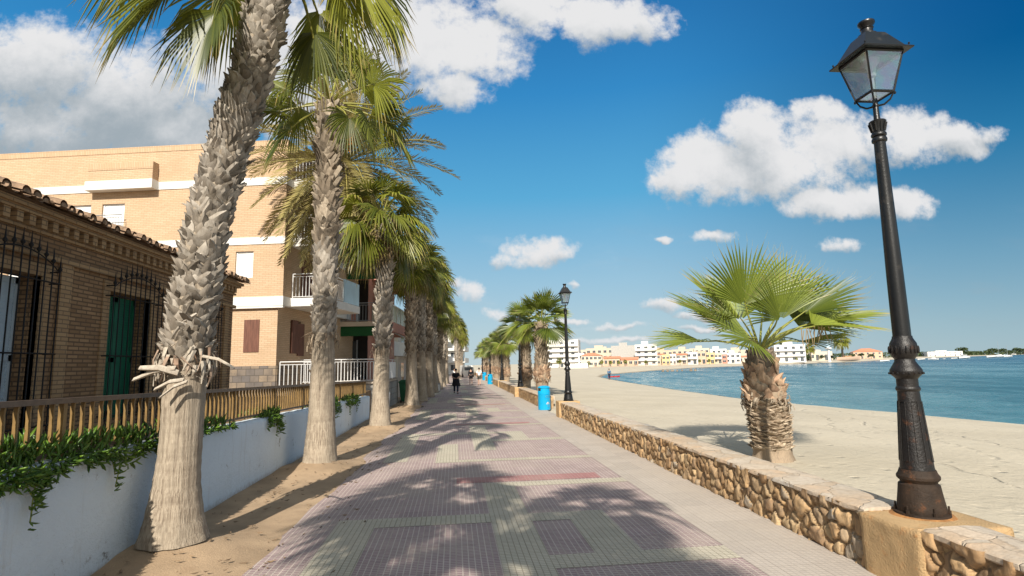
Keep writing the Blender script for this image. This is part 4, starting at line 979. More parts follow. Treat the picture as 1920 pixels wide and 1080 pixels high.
def sea_wall(label, y0, y1, step, cell, seed, gap=None, ends=True):
    t = thing('stone_wall', label, 'wall', (4.0, y0, 0), 0, 'low rubble walls between promenade and beach')
    mb = MB(); stone_face(mb, 4.04, y0, y1, -.03, .56, step, cell, seed)
    if ends:
        stone_face(mb, y1 - .02, 4.0, 4.5, -.03, .55, step, cell, seed + 3, along='x', xdir=1); stone_face(mb, y0 + .02, 4.0, 4.5, -.03, .55, step, cell, seed + 4, along='x', xdir=-1)
    mb.build('rubble_face', MT['stones'], t, world=True, sharp=None)
    mb = MB(); mb.box(4.045, 4.48, y0 + .03, y1 - .03, -.1, .545); mb.build('wall_core', MT['plinth'], t, world=True)
    mb = MB(); n = max(2, int((y1 - y0) / .12)); rows = []       # uneven flagged top
    for i in range(n + 1):
        y = lerp(y0, y1, i / n); e0 = 3.985 + .02 * noise.noise(V(y * 4, 1, seed)) ; e1 = 4.56 + .03 * noise.noise(V(y * 2, 9, seed)); row = []
        for k, (x, z) in enumerate(((e0 + .03, .5), (e0, .52), (e0 + .004, .556), (e0 + .03, .572), (lerp(e0, e1, .35), .578), (lerp(e0, e1, .7), .574), (e1 - .02, .566), (e1, .545), (e1, .38))):
            row.append(mb.vert((x + .008 * noise.noise(V(x * 9, y * 9, k)), y, z + .012 * noise.noise(V(x * 5, y * 5, 7)) + .006 * noise.noise(V(x * 20, y * 20, 7)))))
        rows.append(row)
    for a, b in zip(rows, rows[1:]):
        for k in range(8): mb.face(a[k], a[k + 1], b[k + 1], b[k])
    mb.face(*rows[0][::-1]); mb.face(*rows[-1])
    mb.build('coping', MT['coping'], t, world=True, sharp=50)
    return t
PY0, PY1 = 4.66, 5.4
sea_wall('near end of the low rubble stone wall, in front of the lamp block at the picture edge', .6, PY0 + .02, .016, .2, 5)
sea_wall('long low wall of golden rubble stone from the lamp block to the second lamp', PY1 - .02, 21.95, .021, .18, 8)
sea_wall('distant low rubble wall with pale top beyond the blue bin', 25.9, 74.0, .06, .2, 14)
sea_wall('farthest low rubble wall at the end of the promenade', 75.5, 130.0, .2, .35, 17)
# concrete block under the first lamp, and the small one under the second
t = thing('lamp_plinth', 'rough ochre concrete block with rust stains carrying the nearest street lamp', 'plinth', (4.35, 4.95, 0))
mb = MB(); bmx = bmesh.new(); bmesh.ops.create_cube(bmx, size=1.0); bmesh.ops.subdivide_edges(bmx, edges=bmx.edges[:], cuts=14, use_grid_fill=True)
for v in bmx.verts:
    p = V(3.94 + (v.co.x + .5) * .9, PY0 + (v.co.y + .5) * (PY1 - PY0), -.1 + (v.co.z + .5) * (LZ + .1))
    nn = noise.noise(p * 3.2) * .012 + noise.noise(p * 11) * .007
    edge = sum(1 for c in v.co if abs(c) > .49)
    k = .985 if edge >= 2 else 1.0
    p = V(4.36, 4.97, .26) + (p - V(4.36, 4.97, .26)) * k + V(v.co.x, v.co.y, v.co.z * .4) * nn * 2
    v.co = p - V(4.35, 4.95, 0)
me = bpy.data.meshes.new('block'); bmx.to_mesh(me); bmx.free(); me.materials.append(MT['plinth']); me.polygons.foreach_set('use_smooth', [True] * len(me.polygons))
o = bpy.data.objects.new('block', me); COL.objects.link(o); o.parent = t
mb = MB(); mb.lathe([(.29, LZ - .012), (.26, LZ + .004), (.22, LZ + .008), (.05, LZ + .008)], 26, (.09, .23)); 
for i, v in enumerate(mb.v):
    mb.v[i] = (v[0] * (1 + .1 * noise.noise(V(v[0] * 8, v[1] * 8, 1))), v[1], v[2])
mb.build('mortar_bed', MT['rustbed'], t)
def small_plinth(y, lb):
    t = thing('lamp_plinth', lb, 'plinth', (4.36 if y != 36.0 else 4.2, y, 0), 0, 'small ochre lamp plinths')
    mb = MB(); mb.box(-.44, .38, -.34, .34, -.05, .605); mb.build('block', MT['plinth'], t, bevel=.02); return t
small_plinth(21.7, 'small ochre block under the street lamp right of the blue bin')
for y, lb in ((36.0, 'small ochre block under the lamp before the twin palms'), (52.0, 'small ochre block under the lamp by the smaller beach palm'), (69.0, 'small ochre block under the far lamp by the distant bins')):
    small_plinth(y, lb)

# ------------------------------------------------------------------ bins
def text_mesh(txt, size, name):
    cu = bpy.data.curves.new(name, 'FONT'); cu.body = txt; cu.size = size; cu.align_x = 'CENTER'; cu.extrude = .001
    ob = bpy.data.objects.new(name, cu); me = bpy.data.meshes.new_from_object(ob); bpy.data.objects.remove(ob); bpy.data.curves.remove(cu)
    return me
def make_bin(label, loc, rz):
    t = thing('litter_bin', label, 'bin', loc, rz, 'blue litter bins', .88)
    mb = MB(); mb.lathe([(.3, 0), (.315, .02), (.315, .74), (.32, .76), (.31, .77)], 32); mb.build('body', MT['blue_bin'], t)
    mb = MB(); mb.lathe([(.305, .765), (.305, .78), (.318, .785), (.318, .93), (.3, .95)], 32); mb.build('collar', MT['blue_bin'], t)
    mb = MB(); n = 32; ring = []
    hood = [(.295, .94), (.29, 1.1), (.325, 1.105), (.325, 1.13), (.3, 1.15), (.22, 1.19), (.12, 1.21), (.02, 1.215)]
    mb.lathe(hood, 32); mb.build('lid', MT['blue_bin'], t)
    for a0 in (-2.62, .52):
        mb = MB(); pts = []
        for k in range(7):
            a = a0 + (k - 3) * .1; pts.append((a, .297))
        v0 = [mb.vert((r * math.cos(a), r * math.sin(a), .955)) for a, r in pts]; v1 = [mb.vert((r * math.cos(a), r * math.sin(a), 1.085)) for a, r in pts]
        for k in range(6): mb.face(v0[k], v0[k + 1], v1[k + 1], v1[k])
        mb.build('slot', MT['dark'], t)
    def wrap(me, z, ang, name):
        for v in me.vertices:
            a = ang + v.co.x / .318; v.co = V(.3185 * math.cos(a), .3185 * math.sin(a), z + v.co.y)
        me.materials.clear(); me.materials.append(MT['mark']); o = bpy.data.objects.new(name, me); COL.objects.link(o); o.parent = t
    wrap(text_mesh('CIA', .16, 'print'), .62, -1.1, 'print')
    mb = MB()
    for k in range(5): mb.blob((-.06 + .03 * k, .2 + .05 * math.sin(PI * k / 4), 0), (.035, .035, .001), 8, 4)
    mb.box(-.012, .012, .06, .2, -.001, .001); mb.box(-.05, .05, .04, .055, -.001, .001); mb.box(-.07, .07, .38, .395, -.001, .001)
    o = mb.build('emblem', MT['mark'], None); me = o.data; bpy.data.objects.remove(o); wrap(me, .12, -1.1, 'emblem')
    return t
bn = make_bin('bright blue litter bin with white print, nearest, at the gap in the wall', (3.98, 25.3, 0), 0.0)
dup(bn, (3.72, 60.0, 0), .2, 'right one of the two distant blue bins by the wall', None, .88); dup(bn, (3.95, 76.0, 0), .3, 'left one of the two distant blue bins, farther off', None, .88)

# ------------------------------------------------------------------ white garden wall, railing, hanging plants
def wwx(y): return lerp(-3.62, -3.38, clamp((y - 6) / 17))
def wwz(y): return lerp(1.28, .93, clamp((y - 4) / 19))
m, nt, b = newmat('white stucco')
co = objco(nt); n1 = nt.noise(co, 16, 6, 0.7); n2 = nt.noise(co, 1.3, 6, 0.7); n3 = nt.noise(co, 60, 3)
c = nt.mix(nt.math('MULTIPLY', nt.ss(n2, .4, .8), .25), (.7, .8, .87), (.53, .6, .65))  # white wall; the blue of its shade is mixed into the colour
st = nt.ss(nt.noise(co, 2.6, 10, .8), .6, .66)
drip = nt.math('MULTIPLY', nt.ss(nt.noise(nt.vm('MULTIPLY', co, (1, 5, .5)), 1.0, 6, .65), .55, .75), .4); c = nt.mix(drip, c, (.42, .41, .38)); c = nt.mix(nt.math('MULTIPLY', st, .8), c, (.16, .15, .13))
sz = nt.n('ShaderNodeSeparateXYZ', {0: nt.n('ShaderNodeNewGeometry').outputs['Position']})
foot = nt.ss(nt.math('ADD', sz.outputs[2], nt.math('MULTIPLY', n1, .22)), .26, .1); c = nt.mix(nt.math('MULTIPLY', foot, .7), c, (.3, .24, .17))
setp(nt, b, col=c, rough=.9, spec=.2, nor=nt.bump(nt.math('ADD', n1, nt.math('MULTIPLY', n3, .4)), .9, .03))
t = thing('garden_wall', 'long white stuccoed garden wall below the brown railing, left of the promenade', 'wall', (-3.6, 2, 0))
mb = MB(); rows = []; ys = [1.5 + .12 * i for i in range(int(21.6 / .12) + 1)]
for y in ys:
    row = []
    for k, (dx, z) in enumerate([(0, -.1), (0, .2), (0, .45), (0, .7), (0, .9), (0, 1), (-.015, 1.03), (-.06, 1.05), (-.22, 1.05), (-.3, 1.0), (-.3, .3)]):
        zz = z if z <= 0 else z / 1.05 * wwz(y)
        q = .018 * noise.noise(V(y * .9, zz * 1.5, 2)) + .006 * noise.noise(V(y * 5, zz * 5, 2))
        row.append(mb.vert((wwx(y) + dx + q, y, zz + (.012 * noise.noise(V(y * 2.5, 0, k)) if k > 4 else 0))))
    rows.append(row)
for a, c_ in zip(rows, rows[1:]):
    for k in range(10): mb.face(a[k], a[k + 1], c_[k + 1], c_[k])
mb.face(*rows[0][::-1]); mb.face(*rows[-1])
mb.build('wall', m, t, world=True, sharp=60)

def rlx(y): return wwx(y) - .13
def rlz(y): return lerp(1.85, 1.545, clamp((y - 4) / 18.5))
t = thing('railing', 'brown and ochre metal slat railing on the white garden wall', 'railing', (-3.7, 2, 1.2))
RY0, RY1 = 1.6, 22.9
def rail(name, z0, z1, w, mat):
    mb = MB(); ys = [RY0 + (RY1 - RY0) * k / 12 for k in range(13)]; rows = []
    for y in ys: rows.append([mb.vert((rlx(y) + sx * w, y, rlz(y) + z)) for sx, z in ((-1, z0), (1, z0), (1, z1), (-1, z1))])
    for a, c_ in zip(rows, rows[1:]):
        for k in range(4): mb.face(a[k], a[(k + 1) % 4], c_[(k + 1) % 4], c_[k])
    mb.face(*rows[0][::-1]); mb.face(*rows[-1]); mb.build(name, mat, t, sm=False, world=True)
rail('top_rail', -.05, 0, .035, MT['raildark']); rail('bottom_rail', -.535, -.5, .018, MT['raildark'])
npost = 11; pys = [RY0 + .2 + k * 2.05 for k in range(npost)]
for y in pys:
    if y > RY1: continue
    mb = MB(); mb.box(rlx(y) - .025, rlx(y) + .025, y - .025, y + .025, wwz(y) - .05, rlz(y) - .05); mb.build('post', MT['railing'], t, sm=False, world=True)
for k in range(npost):
    y0 = pys[k]; mb = MB(); y = y0 + .147
    while y < min(y0 + 2.0, RY1):
        z1 = rlz(y) - .05; z0 = rlz(y) - .5
        # each flat bar is cranked: vertical below, bent back under the rail
        for (za, zb, xa, xb) in ((z0, lerp(z0, z1, .72), 0, 0), (lerp(z0, z1, .72), lerp(z0, z1, .86), 0, -.005), (lerp(z0, z1, .86), z1, -.005, 0)):
            p = [V(rlx(y) + xx + sx * .018, y + sy * .01, zz) for xx, zz in ((xa, za), (xb, zb)) for sx, sy in ((-1, -1), (1, -1), (1, 1), (-1, 1))]
            i = [mb.vert(q) for q in p]
            for f in ((0, 1, 5, 4), (1, 2, 6, 5), (2, 3, 7, 6), (3, 0, 4, 7)): mb.face(*[i[q] for q in f])
        y += .147
    if mb.f: mb.build('slat_panel', MT['railing'], t, sm=False, world=True)

def ice_plant(label, y0, y1, n, hang, seed, up=.16, runners=0):
    random.seed(seed); ym = (y0 + y1) / 2
    t = thing('trailing_plant', label, 'plant', (wwx(ym) - .05, ym, wwz(ym)), 0, 'succulents trailing over the white wall')
    mb = MB()
    def leaf(p, d, L):
        d = d.normalized(); s = d.cross(V(rnd(-1, 1), rnd(-1, 1), rnd(-1, 1))); s = s.normalized() if s.length > .05 else V(1, 0, 0); u = s.cross(d); w_ = L * .13; g = random.random() ** 1.3
        a = [mb.vert(p + s * w_ * .7, (.1, g, .2, 1)), mb.vert(p - s * w_ * .7, (.1, g, .2, 1)), mb.vert(p + u * w_, (.1, g, .5, 1))]
        q = p + d * L * .55 + V(0, 0, .03 * L); b_ = [mb.vert(q + s * w_, (.5, g, .4, 1)), mb.vert(q - s * w_, (.5, g, .4, 1)), mb.vert(q + u * w_, (.5, g, .6, 1))]
        e = mb.vert(p + d * L + V(0, 0, .14 * L), (.8, g, .4, 1))
        for i, j in ((0, 1), (1, 2), (2, 0)): mb.face(a[i], a[j], b_[j], b_[i]); mb.face(b_[i], b_[j], e)
    for k in range(n):
        y = rnd(y0, y1); f = .6 + .4 * math.sin((y - y0) / (y1 - y0) * PI); hh = .5 + .5 * noise.noise(V(y * 1.7, seed, 0))
        z = wwz(y) + rnd(-.02, up * (.4 + hh)) * f; x = wwx(y) - rnd(-.03, .5)
        leaf(V(x, y, z), V(rnd(-.5, .8), rnd(-.8, .8), rnd(.2, 1.3)), rnd(.07, .14))
    for k in range(int(n * .45)):                   # the fringe over the edge
        y = rnd(y0, y1); hh = clamp(.5 + .9 * noise.noise(V(y * 2.3, seed + 3, 0))); d = hang * hh * rnd(0, 1)
        leaf(V(wwx(y) + rnd(.02, .07), y, wwz(y) + .03 - d), V(rnd(.1, .8), rnd(-.9, .9), rnd(-.9, .3)), rnd(.06, .13))
    mb.build('foliage', MT['succulent'], t, world=True, sharp=None)
    if runners:
        for k in range(runners):
            mb = MB(); y = rnd(y0 + .2, y1 - .1); p = V(wwx(y) + .05, y, wwz(y) + .02); d = V(.06, rnd(-.7, .9), -.7).normalized(); pts = []
            L = rnd(.25, .5)
            for i in range(10):
                pts.append(p.copy()); p = p + d * (L / 9); d = (d + V(rnd(-.06, .04), rnd(-.15, .15), rnd(-.12, .1))).normalized(); p.x = max(p.x, wwx(p.y) + .03)
                leaf(p, V(rnd(.2, .8), rnd(-.9, .9), rnd(-.5, .5)), rnd(.06, .11)); leaf(p, V(rnd(.2, .8), rnd(-.9, .9), rnd(-.5, .5)), rnd(.06, .1))
            mb.tube(pts, .007, 4, cols=[(.3, .3, .3, 0)] * 10)
            mb.build('runner', MT['succulent'], t, world=True, sharp=None)
ice_plant('long fleshy-leaved plant along the near wall top behind the railing foot', 3.6, 7.4, 1500, .26, 3, .22, 9)
ice_plant('small green plant on the wall top just right of the leaning palm', 8.0, 9.6, 300, .08, 4, .14)
ice_plant('dark bushy clump hanging on the wall between the first two palms', 11.2, 12.0, 420, .45, 5, .12, 2)
ice_plant('large dark clump hanging over the wall right of the second palm', 14.6, 17.4, 700, .45, 6, .16, 4)
ice_plant('last dark clump hanging by the third palm', 18.3, 20.6, 500, .38, 8, .14, 2)
# ------------------------------------------------------------------ old brick house
def panel_wall(mb, plane, a0, a1, z0, z1, holes, depth, axis='x'):
    """upright wall with openings; plane = (outer, inner) coordinate; axis x: wall lies in the y-z plane"""
    ys = sorted({a0, a1} | {h[0] for h in holes} | {h[1] for h in holes}); zs = sorted({z0, z1} | {h[2] for h in holes} | {h[3] for h in holes})
    def P(o, a, z): return (o, a, z) if axis == 'x' else (a, o, z)
    def ins(a, b, c, d): return any(h[0] <= a + 1e-6 and h[1] >= b - 1e-6 and h[2] <= c + 1e-6 and h[3] >= d - 1e-6 for h in holes)
    o, i = plane
    for a, b in zip(ys, ys[1:]):
        for c, d in zip(zs, zs[1:]):
            if not ins(a, b, c, d): mb.quad(P(o, a, c), P(o, b, c), P(o, b, d), P(o, a, d))
    for (a, b, c, d) in holes:
        mb.quad(P(o, a, c), P(i, a, c), P(i, a, d), P(o, a, d)); mb.quad(P(o, b, c), P(o, b, d), P(i, b, d), P(i, b, c))
        mb.quad(P(o, a, d), P(i, a, d), P(i, b, d), P(o, b, d)); mb.quad(P(o, a, c), P(o, b, c), P(i, b, c), P(i, a, c))
HX = -6.22
t = thing('brick_house', 'single-storey old brown brick house with tiled eaves and black window grilles', 'house', (HX, 9, 1.0))
HY0, HY1 = 1.0, 16.45
WIN = [(7.75, 9.05), (10.75, 12.15), (13.75, 15.15)]
mb = MB(); panel_wall(mb, (HX, HX - .32), HY0, HY1, .8, 4.15, [(a, b, 1.2, 3.52) for a, b in WIN], .3)
mb.box(HX - 9, HX - .001, HY1 - .3, HY1, .8, 4.15); mb.box(HX - 9, HX - .001, HY0, HY0 + .3, .8, 4.15)
mb.build('wall', MT['oldbrick'], t, sm=False, world=True)
mb = MB()
for y in (9.55, 12.95, 15.95, 6.6, 3.4): mb.box(HX - .1, HX + .05, y - .13, y + .13, .8, 3.78)
for a, b in WIN:
    mb.box(HX - .1, HX + .025, a - .2, a, .8, 3.52); mb.box(HX - .1, HX + .025, b, b + .2, .8, 3.52); mb.box(HX - .1, HX + .028, a - .2, b + .2, 3.523, 3.7)
mb.box(HX - .1, HX + .07, HY0, HY1 + .06, 3.78, 3.86)
mb.build('pilaster', MT['oldbrick_pale'], t, sm=False, world=True)
mb = MB()
mb.box(HX - .1, HX + .06, HY0, HY1 + .05, 4.15, 4.2); mb.box(HX - .1, HX + .16, HY0, HY1 + .12, 4.36, 4.42); mb.box(HX - .1, HX + .22, HY0, HY1 + .16, 4.42, 4.49)
mb.box(HX - .1, HX + .02, HY0, HY1 + .02, 4.2, 4.36)
y = HY0 + .1
while y < HY1: mb.box(HX - .05, HX + .13, y, y + .12, 4.203, 4.358); y += .24
mb.build('cornice', MT['oldbrick_pale'], t, sm=False, world=True)
mb = MB(); RX, RZ = HX - 4.2, 5.75
random.seed(2); y = HY0 - .2
mb.quad((HX + .3, HY0 - .2, 4.5), (HX + .3, HY1 + .3, 4.5), (RX, HY1 + .3, RZ), (RX, HY0 - .2, RZ)); mb.quad((RX, HY0 - .2, RZ), (RX, HY1 + .3, RZ), (HX - 8.8, HY1 + .3, 4.5), (HX - 8.8, HY0 - .2, 4.5))
k = 0
while y < HY1 + .3:
    up = k % 2 == 0; r_ = .085; pts0 = []; pts1 = []; off = rnd(-.04, .05); zo = rnd(-.012, .012)
    for j in range(7):
        a = PI * j / 6; dy = r_ * math.cos(a); dz = (r_ * math.sin(a) * (1 if up else -.7)) + (.05 if up else .06) + zo
        pts0.append(mb.vert((HX + .36 + off, y + dy, 4.5 + dz))); pts1.append(mb.vert((RX, y + dy, RZ + dz)))
    for j in range(6): mb.face(pts0[j], pts0[j + 1], pts1[j + 1], pts1[j])
    if up:
        q = [mb.vert((HX + .36 + off, y + .8 * r_ * math.cos(PI * j / 6), 4.5 + .8 * r_ * math.sin(PI * j / 6) + .03 + zo)) for j in range(7)]; mb.face(*(q)); 
    y += .125; k += 1
mb.build('roof', MT['rooftile'], t, world=True, sharp=40)
for i, (a, b) in enumerate(WIN):
    sm_ = (MT['blue_shutter'], MT['green_shutter'], MT['green_shutter'])[i]
    w_ = MB(); X = HX - .3
    half = (b - a) / 2
    for s in range(2):
        y0 = a + s * half + .01; y1 = y0 + half - .02
        w_.box(X - .04, X, y0, y1, 1.2, 3.5)
        for zz in (1.25, 2.25, 3.4): w_.box(X, X + .018, y0, y1, zz, zz + .09)
        w_.box(X, X + .018, y0, y0 + .08, 1.2, 3.5); w_.box(X, X + .018, y1 - .08, y1, 1.2, 3.5)
        z = 1.36
        while z < 3.38:
            w_.box(X, X + .01, y0 + .08, y1 - .08, z, z + .03); z += .05
    w_.build('shutter', sm_, t, sm=False, world=True)
    g = MB(); GX = HX + .17; n = 10; y0, y1 = a - .14, b + .14
    def ztop(u): return 3.58 + .27 * math.sin(PI * clamp(u)) ** .8
    for k in range(n + 1):
        u = k / n; y = lerp(y0, y1, u); zt = ztop(u)
        g.tube([(GX, y, 1.05), (GX, y, zt + .04)], .011, 6)
        g.lathe([(.011, zt + .03), (.028, zt + .05), (.03, zt + .075), (.012, zt + .1), (.012, zt + .12), (.003, zt + .27)], 8, (GX, y))
    for zz in (1.3, 2.35, 3.42): g.tube([(GX + .005, y0 - .04, zz), (GX + .005, y1 + .04, zz)], .012, 4)
    g.tube([(GX, lerp(y0, y1, k / 16), ztop(k / 16)) for k in range(17)], .012, 4)
    for zz in (1.3, 2.35, 3.42):
        for y in (y0, y1): g.tube([(GX, y, zz), (HX - .02, y, zz)], .011, 4)
    for y in (y0, y1): g.tube([(GX, y, 3.6), (HX - .02, y, 3.6)], .011, 4)
    g.build('window_grille', MT['grille'], t, world=True)

# ------------------------------------------------------------------ railings and windows for the flats
def bar_rail(mb, p0, p1, z0, z1, step=.13, r=.013, posts=2.0):
    p0, p1 = Vector(p0), Vector(p1); L = (p1 - p0).length; d = (p1 - p0) / L
    for z, q in ((z1, .022), (z1 - .11, .014), (z0 + .06, .016)): mb.tube([V(p0.x, p0.y, z), V(p1.x, p1.y, z)], q, 4)
    n = max(2, int(L / step))
    for k in range(n + 1):
        p = p0 + d * (L * k / n); mb.tube([V(p.x, p.y, z0 + .06), V(p.x, p.y, z1 - .11)], r, 4, cap=False)
    for k in range(int(L / posts) + 1):
        p = p0 + d * min(L, k * posts); mb.tube([V(p.x, p.y, z0), V(p.x, p.y, z1)], .02, 4)
def win(t, mat, x0, x1, y, z0, z1, rec=.12, name='window', frame=True, blind=None):
    """window in a wall facing -y at depth y (local)"""
    mb = MB(); mb.box(x0 + .002, x1 - .002, y + rec, y + rec + .05, z0 + .002, z1 - .002); o = mb.build(name, mat, t, sm=False)
    if frame:
        f = MB()
        for (a, b, c, d) in ((x0, x0 + .05, z0, z1), (x1 - .05, x1, z0, z1), (x0 + .05, x1 - .05, z1 - .05, z1), (x0 + .05, x1 - .05, z0, z0 + .05)): f.box(a, b, y + rec - .03, y + rec - .002, c, d)
        f.build('frame', MT['whitemetal'], o, sm=False)
    return o

# ------------------------------------------------------------------ apartment block of yellow brick
AZ = -10.0
t = thing('apartment_block', 'yellow brick apartment block with white bands, closed white blinds and brown shutters', 'apartment block', (-6.85, 23.15, 0), rad(AZ))
AW = 26.0
def lvl(z): return z
holesF = [(-9.45, -8.5, 7.85, 9.1), (-8.0, -7.0, 7.85, 9.1), (-3.85, -2.95, 8.0, 9.05), (-2.05, -1.3, 5.75, 6.85), (-14.5, -13.3, 7.85, 9.1), (-12, -11, 5.4, 6.8)]
holesG = [(-1.62, -.98, 2.75, 4.05)]
mb = MB()
panel_wall(mb, (0, .28), -AW, 0, 4.96, 11.3, holesF, .28, 'y')
mb.quad((0, 0, 4.96), (0, 12, 4.96), (0, 12, 11.3), (0, 0, 11.3)); mb.quad((-AW, 0, 11.3), (0, 0, 11.3), (0, 12, 11.3), (-AW, 12, 11.3))
mb.quad((-AW, 12, 0), (0, 12, 0), (0, 12, 11.3), (-AW, 12, 11.3)); mb.quad((-AW, 0, 0), (-AW, 12, 0), (-AW, 12, 11.3), (-AW, 0, 11.3))
panel_wall(mb, (.12, .4), -AW, -.25, 1.0, 4.6, holesG, .28, 'y')
panel_wall(mb, (-.25, -.5), .12, 12, 1.0, 4.6, [(1.25, 2.25, 2.7, 4.1)], .25, 'x')
mb.box(-8.45, -5.6, -.35, -.001, 9.98, 10.75)     # projecting box under the roof
mb.box(-14.2, -13.9, -.35, -.001, 9.2, 10.75)
mb.build('wall', MT['yellowbrick'], t, sm=False)
mb = MB(); mb.box(-AW, .015, -.02, .3, 11.3, 11.55); mb.box(-.3, .015, .3, 12, 11.3, 11.55); mb.box(-8.46, -5.59, -.365, -.352, 10.45, 10.76); mb.build('parapet', MT['soldier'], t, sm=False)
mb = MB()
for z0, z1 in ((4.58, 4.96), (7.12, 7.42), (9.62, 9.95)): mb.box(-AW, .03, -.035, .25, z0, z1); mb.box(-.2, .03, .25, 12, z0, z1)
mb.box(-8.5, -5.55, -.42, -.036, 9.6, 9.98); mb.box(-AW, .02, -.02, .12, 4.5, 4.575)
mb.build('white_band', MT['white'], t, sm=False)
mb = MB(); mb.box(-AW, -.22, .06, .118, 1.0, 2.2); mb.box(-.248, -.19, .12, 4, 1.0, 2.2); mb.build('stone_cladding', MT['slate'], t, sm=False)
mb = MB(); mb.box(-9.6, -6.5, 2, 2.4, 11.55, 11.75); mb.box(-6.4, -.6, .8, 1.1, 11.55, 11.68); mb.build('roof_edge', MT['whitemetal'], t, sm=False)
for (a, b, c, d) in holesF: win(t, MT['shadeblind'], a, b, 0, c, d, .1)
mb = MB(); bar_rail(mb, (-8.75, -.25, 0), (-6.9, -.25, 0), 7.75, 8.55, .12); mb.build('balcony_rail', MT['greymetal'], t)
for (a, b, c, d) in holesG: win(t, MT['brownwood'], a, b, .12, c, d, -.03, 'shutter', False)
mb = MB(); mb.box(-.26, -.18, 1.3, 1.85, 2.7, 4.1); mb.build('shutter', MT['brownwood'], t, sm=False)
mb = MB(); mb.box(-.262, -.2, 1.9, 2.5, 2.6, 4.0); mb.build('shutter', MT['brownwood'], t, sm=False)
for i, (z0, zr) in enumerate(((4.6, 5.95), (7.12, 8.45), (9.62, 10.9))):
    mb = MB(); mb.box(.032, 1.55, .6, 4.6, z0, z0 + .34); o = mb.build('balcony', MT['white'], t, sm=False)
    mb = MB(); bar_rail(mb, (.08, .66, 0), (1.5, .66, 0), z0 + .34, zr); bar_rail(mb, (1.5, .66, 0), (1.5, 2.6, 0), z0 + .34, zr); mb.build('balcony_rail', MT['whitemetal'], o)
    mb = MB(); mb.box(1.47, 1.53, 2.62, 4.55, z0 + .36, zr + .05); mb.build('balcony_screen', MT['bluepanel'], o, sm=False)
    mb = MB(); mb.box(.001, .05, 1.6, 2.6, z0 + .4, z0 + 2.25); mb.build('balcony_door', MT['brownwood'], t, sm=False)
    mb = MB(); mb.box(.001, .05, 3.0, 4.4, z0 + .4, z0 + 2.25); mb.build('balcony_door', MT['pane'], t, sm=False)

# terrace of the flats: block wall with rounded corner, white railing, glass screen
TX, TY = -3.55, 26.6
t = thing('block_wall', 'rounded retaining wall of grey stone blocks behind the third palm', 'wall', (TX, TY, 0))
mb = MB(); out = [(-7.0, 25.2), (-4.3, 26.2)] + [(-4.3 + 1.0 * math.sin(rad(a)), 27.2 - 1.0 * math.cos(rad(a))) for a in range(10, 91, 10)] + [(-3.25, 33.0)]
inn = [(x - .35, y + .35) for x, y in out]
for z0, z1, e in ((-.05, 1.32, 0),):
    vo0 = [mb.vert((x, y, z0)) for x, y in out]; vo1 = [mb.vert((x, y, z1)) for x, y in out]; vi1 = [mb.vert((x, y, z1)) for x, y in inn]
    for k in range(len(out) - 1): mb.face(vo0[k], vo0[k + 1], vo1[k + 1], vo1[k]); mb.face(vo1[k], vo1[k + 1], vi1[k + 1], vi1[k])
mb.build('wall', MT['ashlar'], t, world=True, sharp=30)
mb = MB(); o2 = [(x + .06, y - .06) for x, y in out]
a = [mb.vert((x, y, 1.322)) for x, y in o2]; b_ = [mb.vert((x, y, 1.4)) for x, y in o2]; c_ = [mb.vert((x, y, 1.4)) for x, y in inn]; d_ = [mb.vert((x, y, 1.322)) for x, y in inn]
for k in range(len(out) - 1): mb.face(a[k], a[k + 1], b_[k + 1], b_[k]); mb.face(b_[k], b_[k + 1], c_[k + 1], c_[k]); mb.face(d_[k], d_[k + 1], a[k + 1], a[k])
mb.build('coping', MT['coping'], t, world=True, sharp=30)
mb = MB(); mb.box(-14, -3.5, 26.5, 40, -.2, 1.3); mb.v = [(x - (0.2 if x > -4 else 0), y + .3, z) for x, y, z in mb.v]
tag(mb.build('upper_terrace', MT['sandrender'], sm=False), kind='structure')
t = thing('terrace_railing', 'white bar railing of the raised terrace in front of the flats', 'railing', (-5, 25.6, 1.4))
for q0, q1 in (((-6.95, 25.35, 0), (-4.4, 26.3, 0)), ((-4.4, 26.3, 0), (-3.75, 26.7, 0)), ((-3.4, 29.5, 0), (-3.4, 33, 0))):
    mb = MB(); bar_rail(mb, q0, q1, 1.4, 2.42, .14, .016); mb.build('bar_panel', MT['whitemetal'], t, world=True)
mb = MB()
for (x0, y0, x1, y1) in ((-3.72, 26.75, -3.42, 27.3), (-3.42, 27.3, -3.38, 29.4)):
    d = V(x1 - x0, y1 - y0, 0).normalized(); s = V(d.y, -d.x, 0) * .02
    p = [V(x0, y0, 1.42), V(x1, y1, 1.42)]
    i = [mb.vert(q + V(0, 0, h) + k * s) for h in (0, 1.03) for k in (-1, 1) for q in p]
    for f in ((0, 1, 5, 4), (2, 3, 7, 6), (4, 5, 7, 6), (0, 2, 6, 4), (1, 3, 7, 5)): mb.face(*[i[q] for q in f])
mb.build('screen_panel', MT['bluepanel'], t, sm=False, world=True)
t = thing('terrace_railing', 'grey-white railing strip at the foot of the yellow brick flats', 'railing', (-6.5, 23.4, 1.3))
mb = MB(); bar_rail(mb, (-6.75, 22.75, 0), (-4.7, 22.9, 0), 1.3, 2.32, .15, .015); mb.build('bars', MT['whitemetal'], t, world=True)
mb = MB(); mb.box(-7, -4.3, 22.95, 26.5, .9, 1.3); tag(mb.build('yard', MT['sandrender'], sm=False), kind='structure')

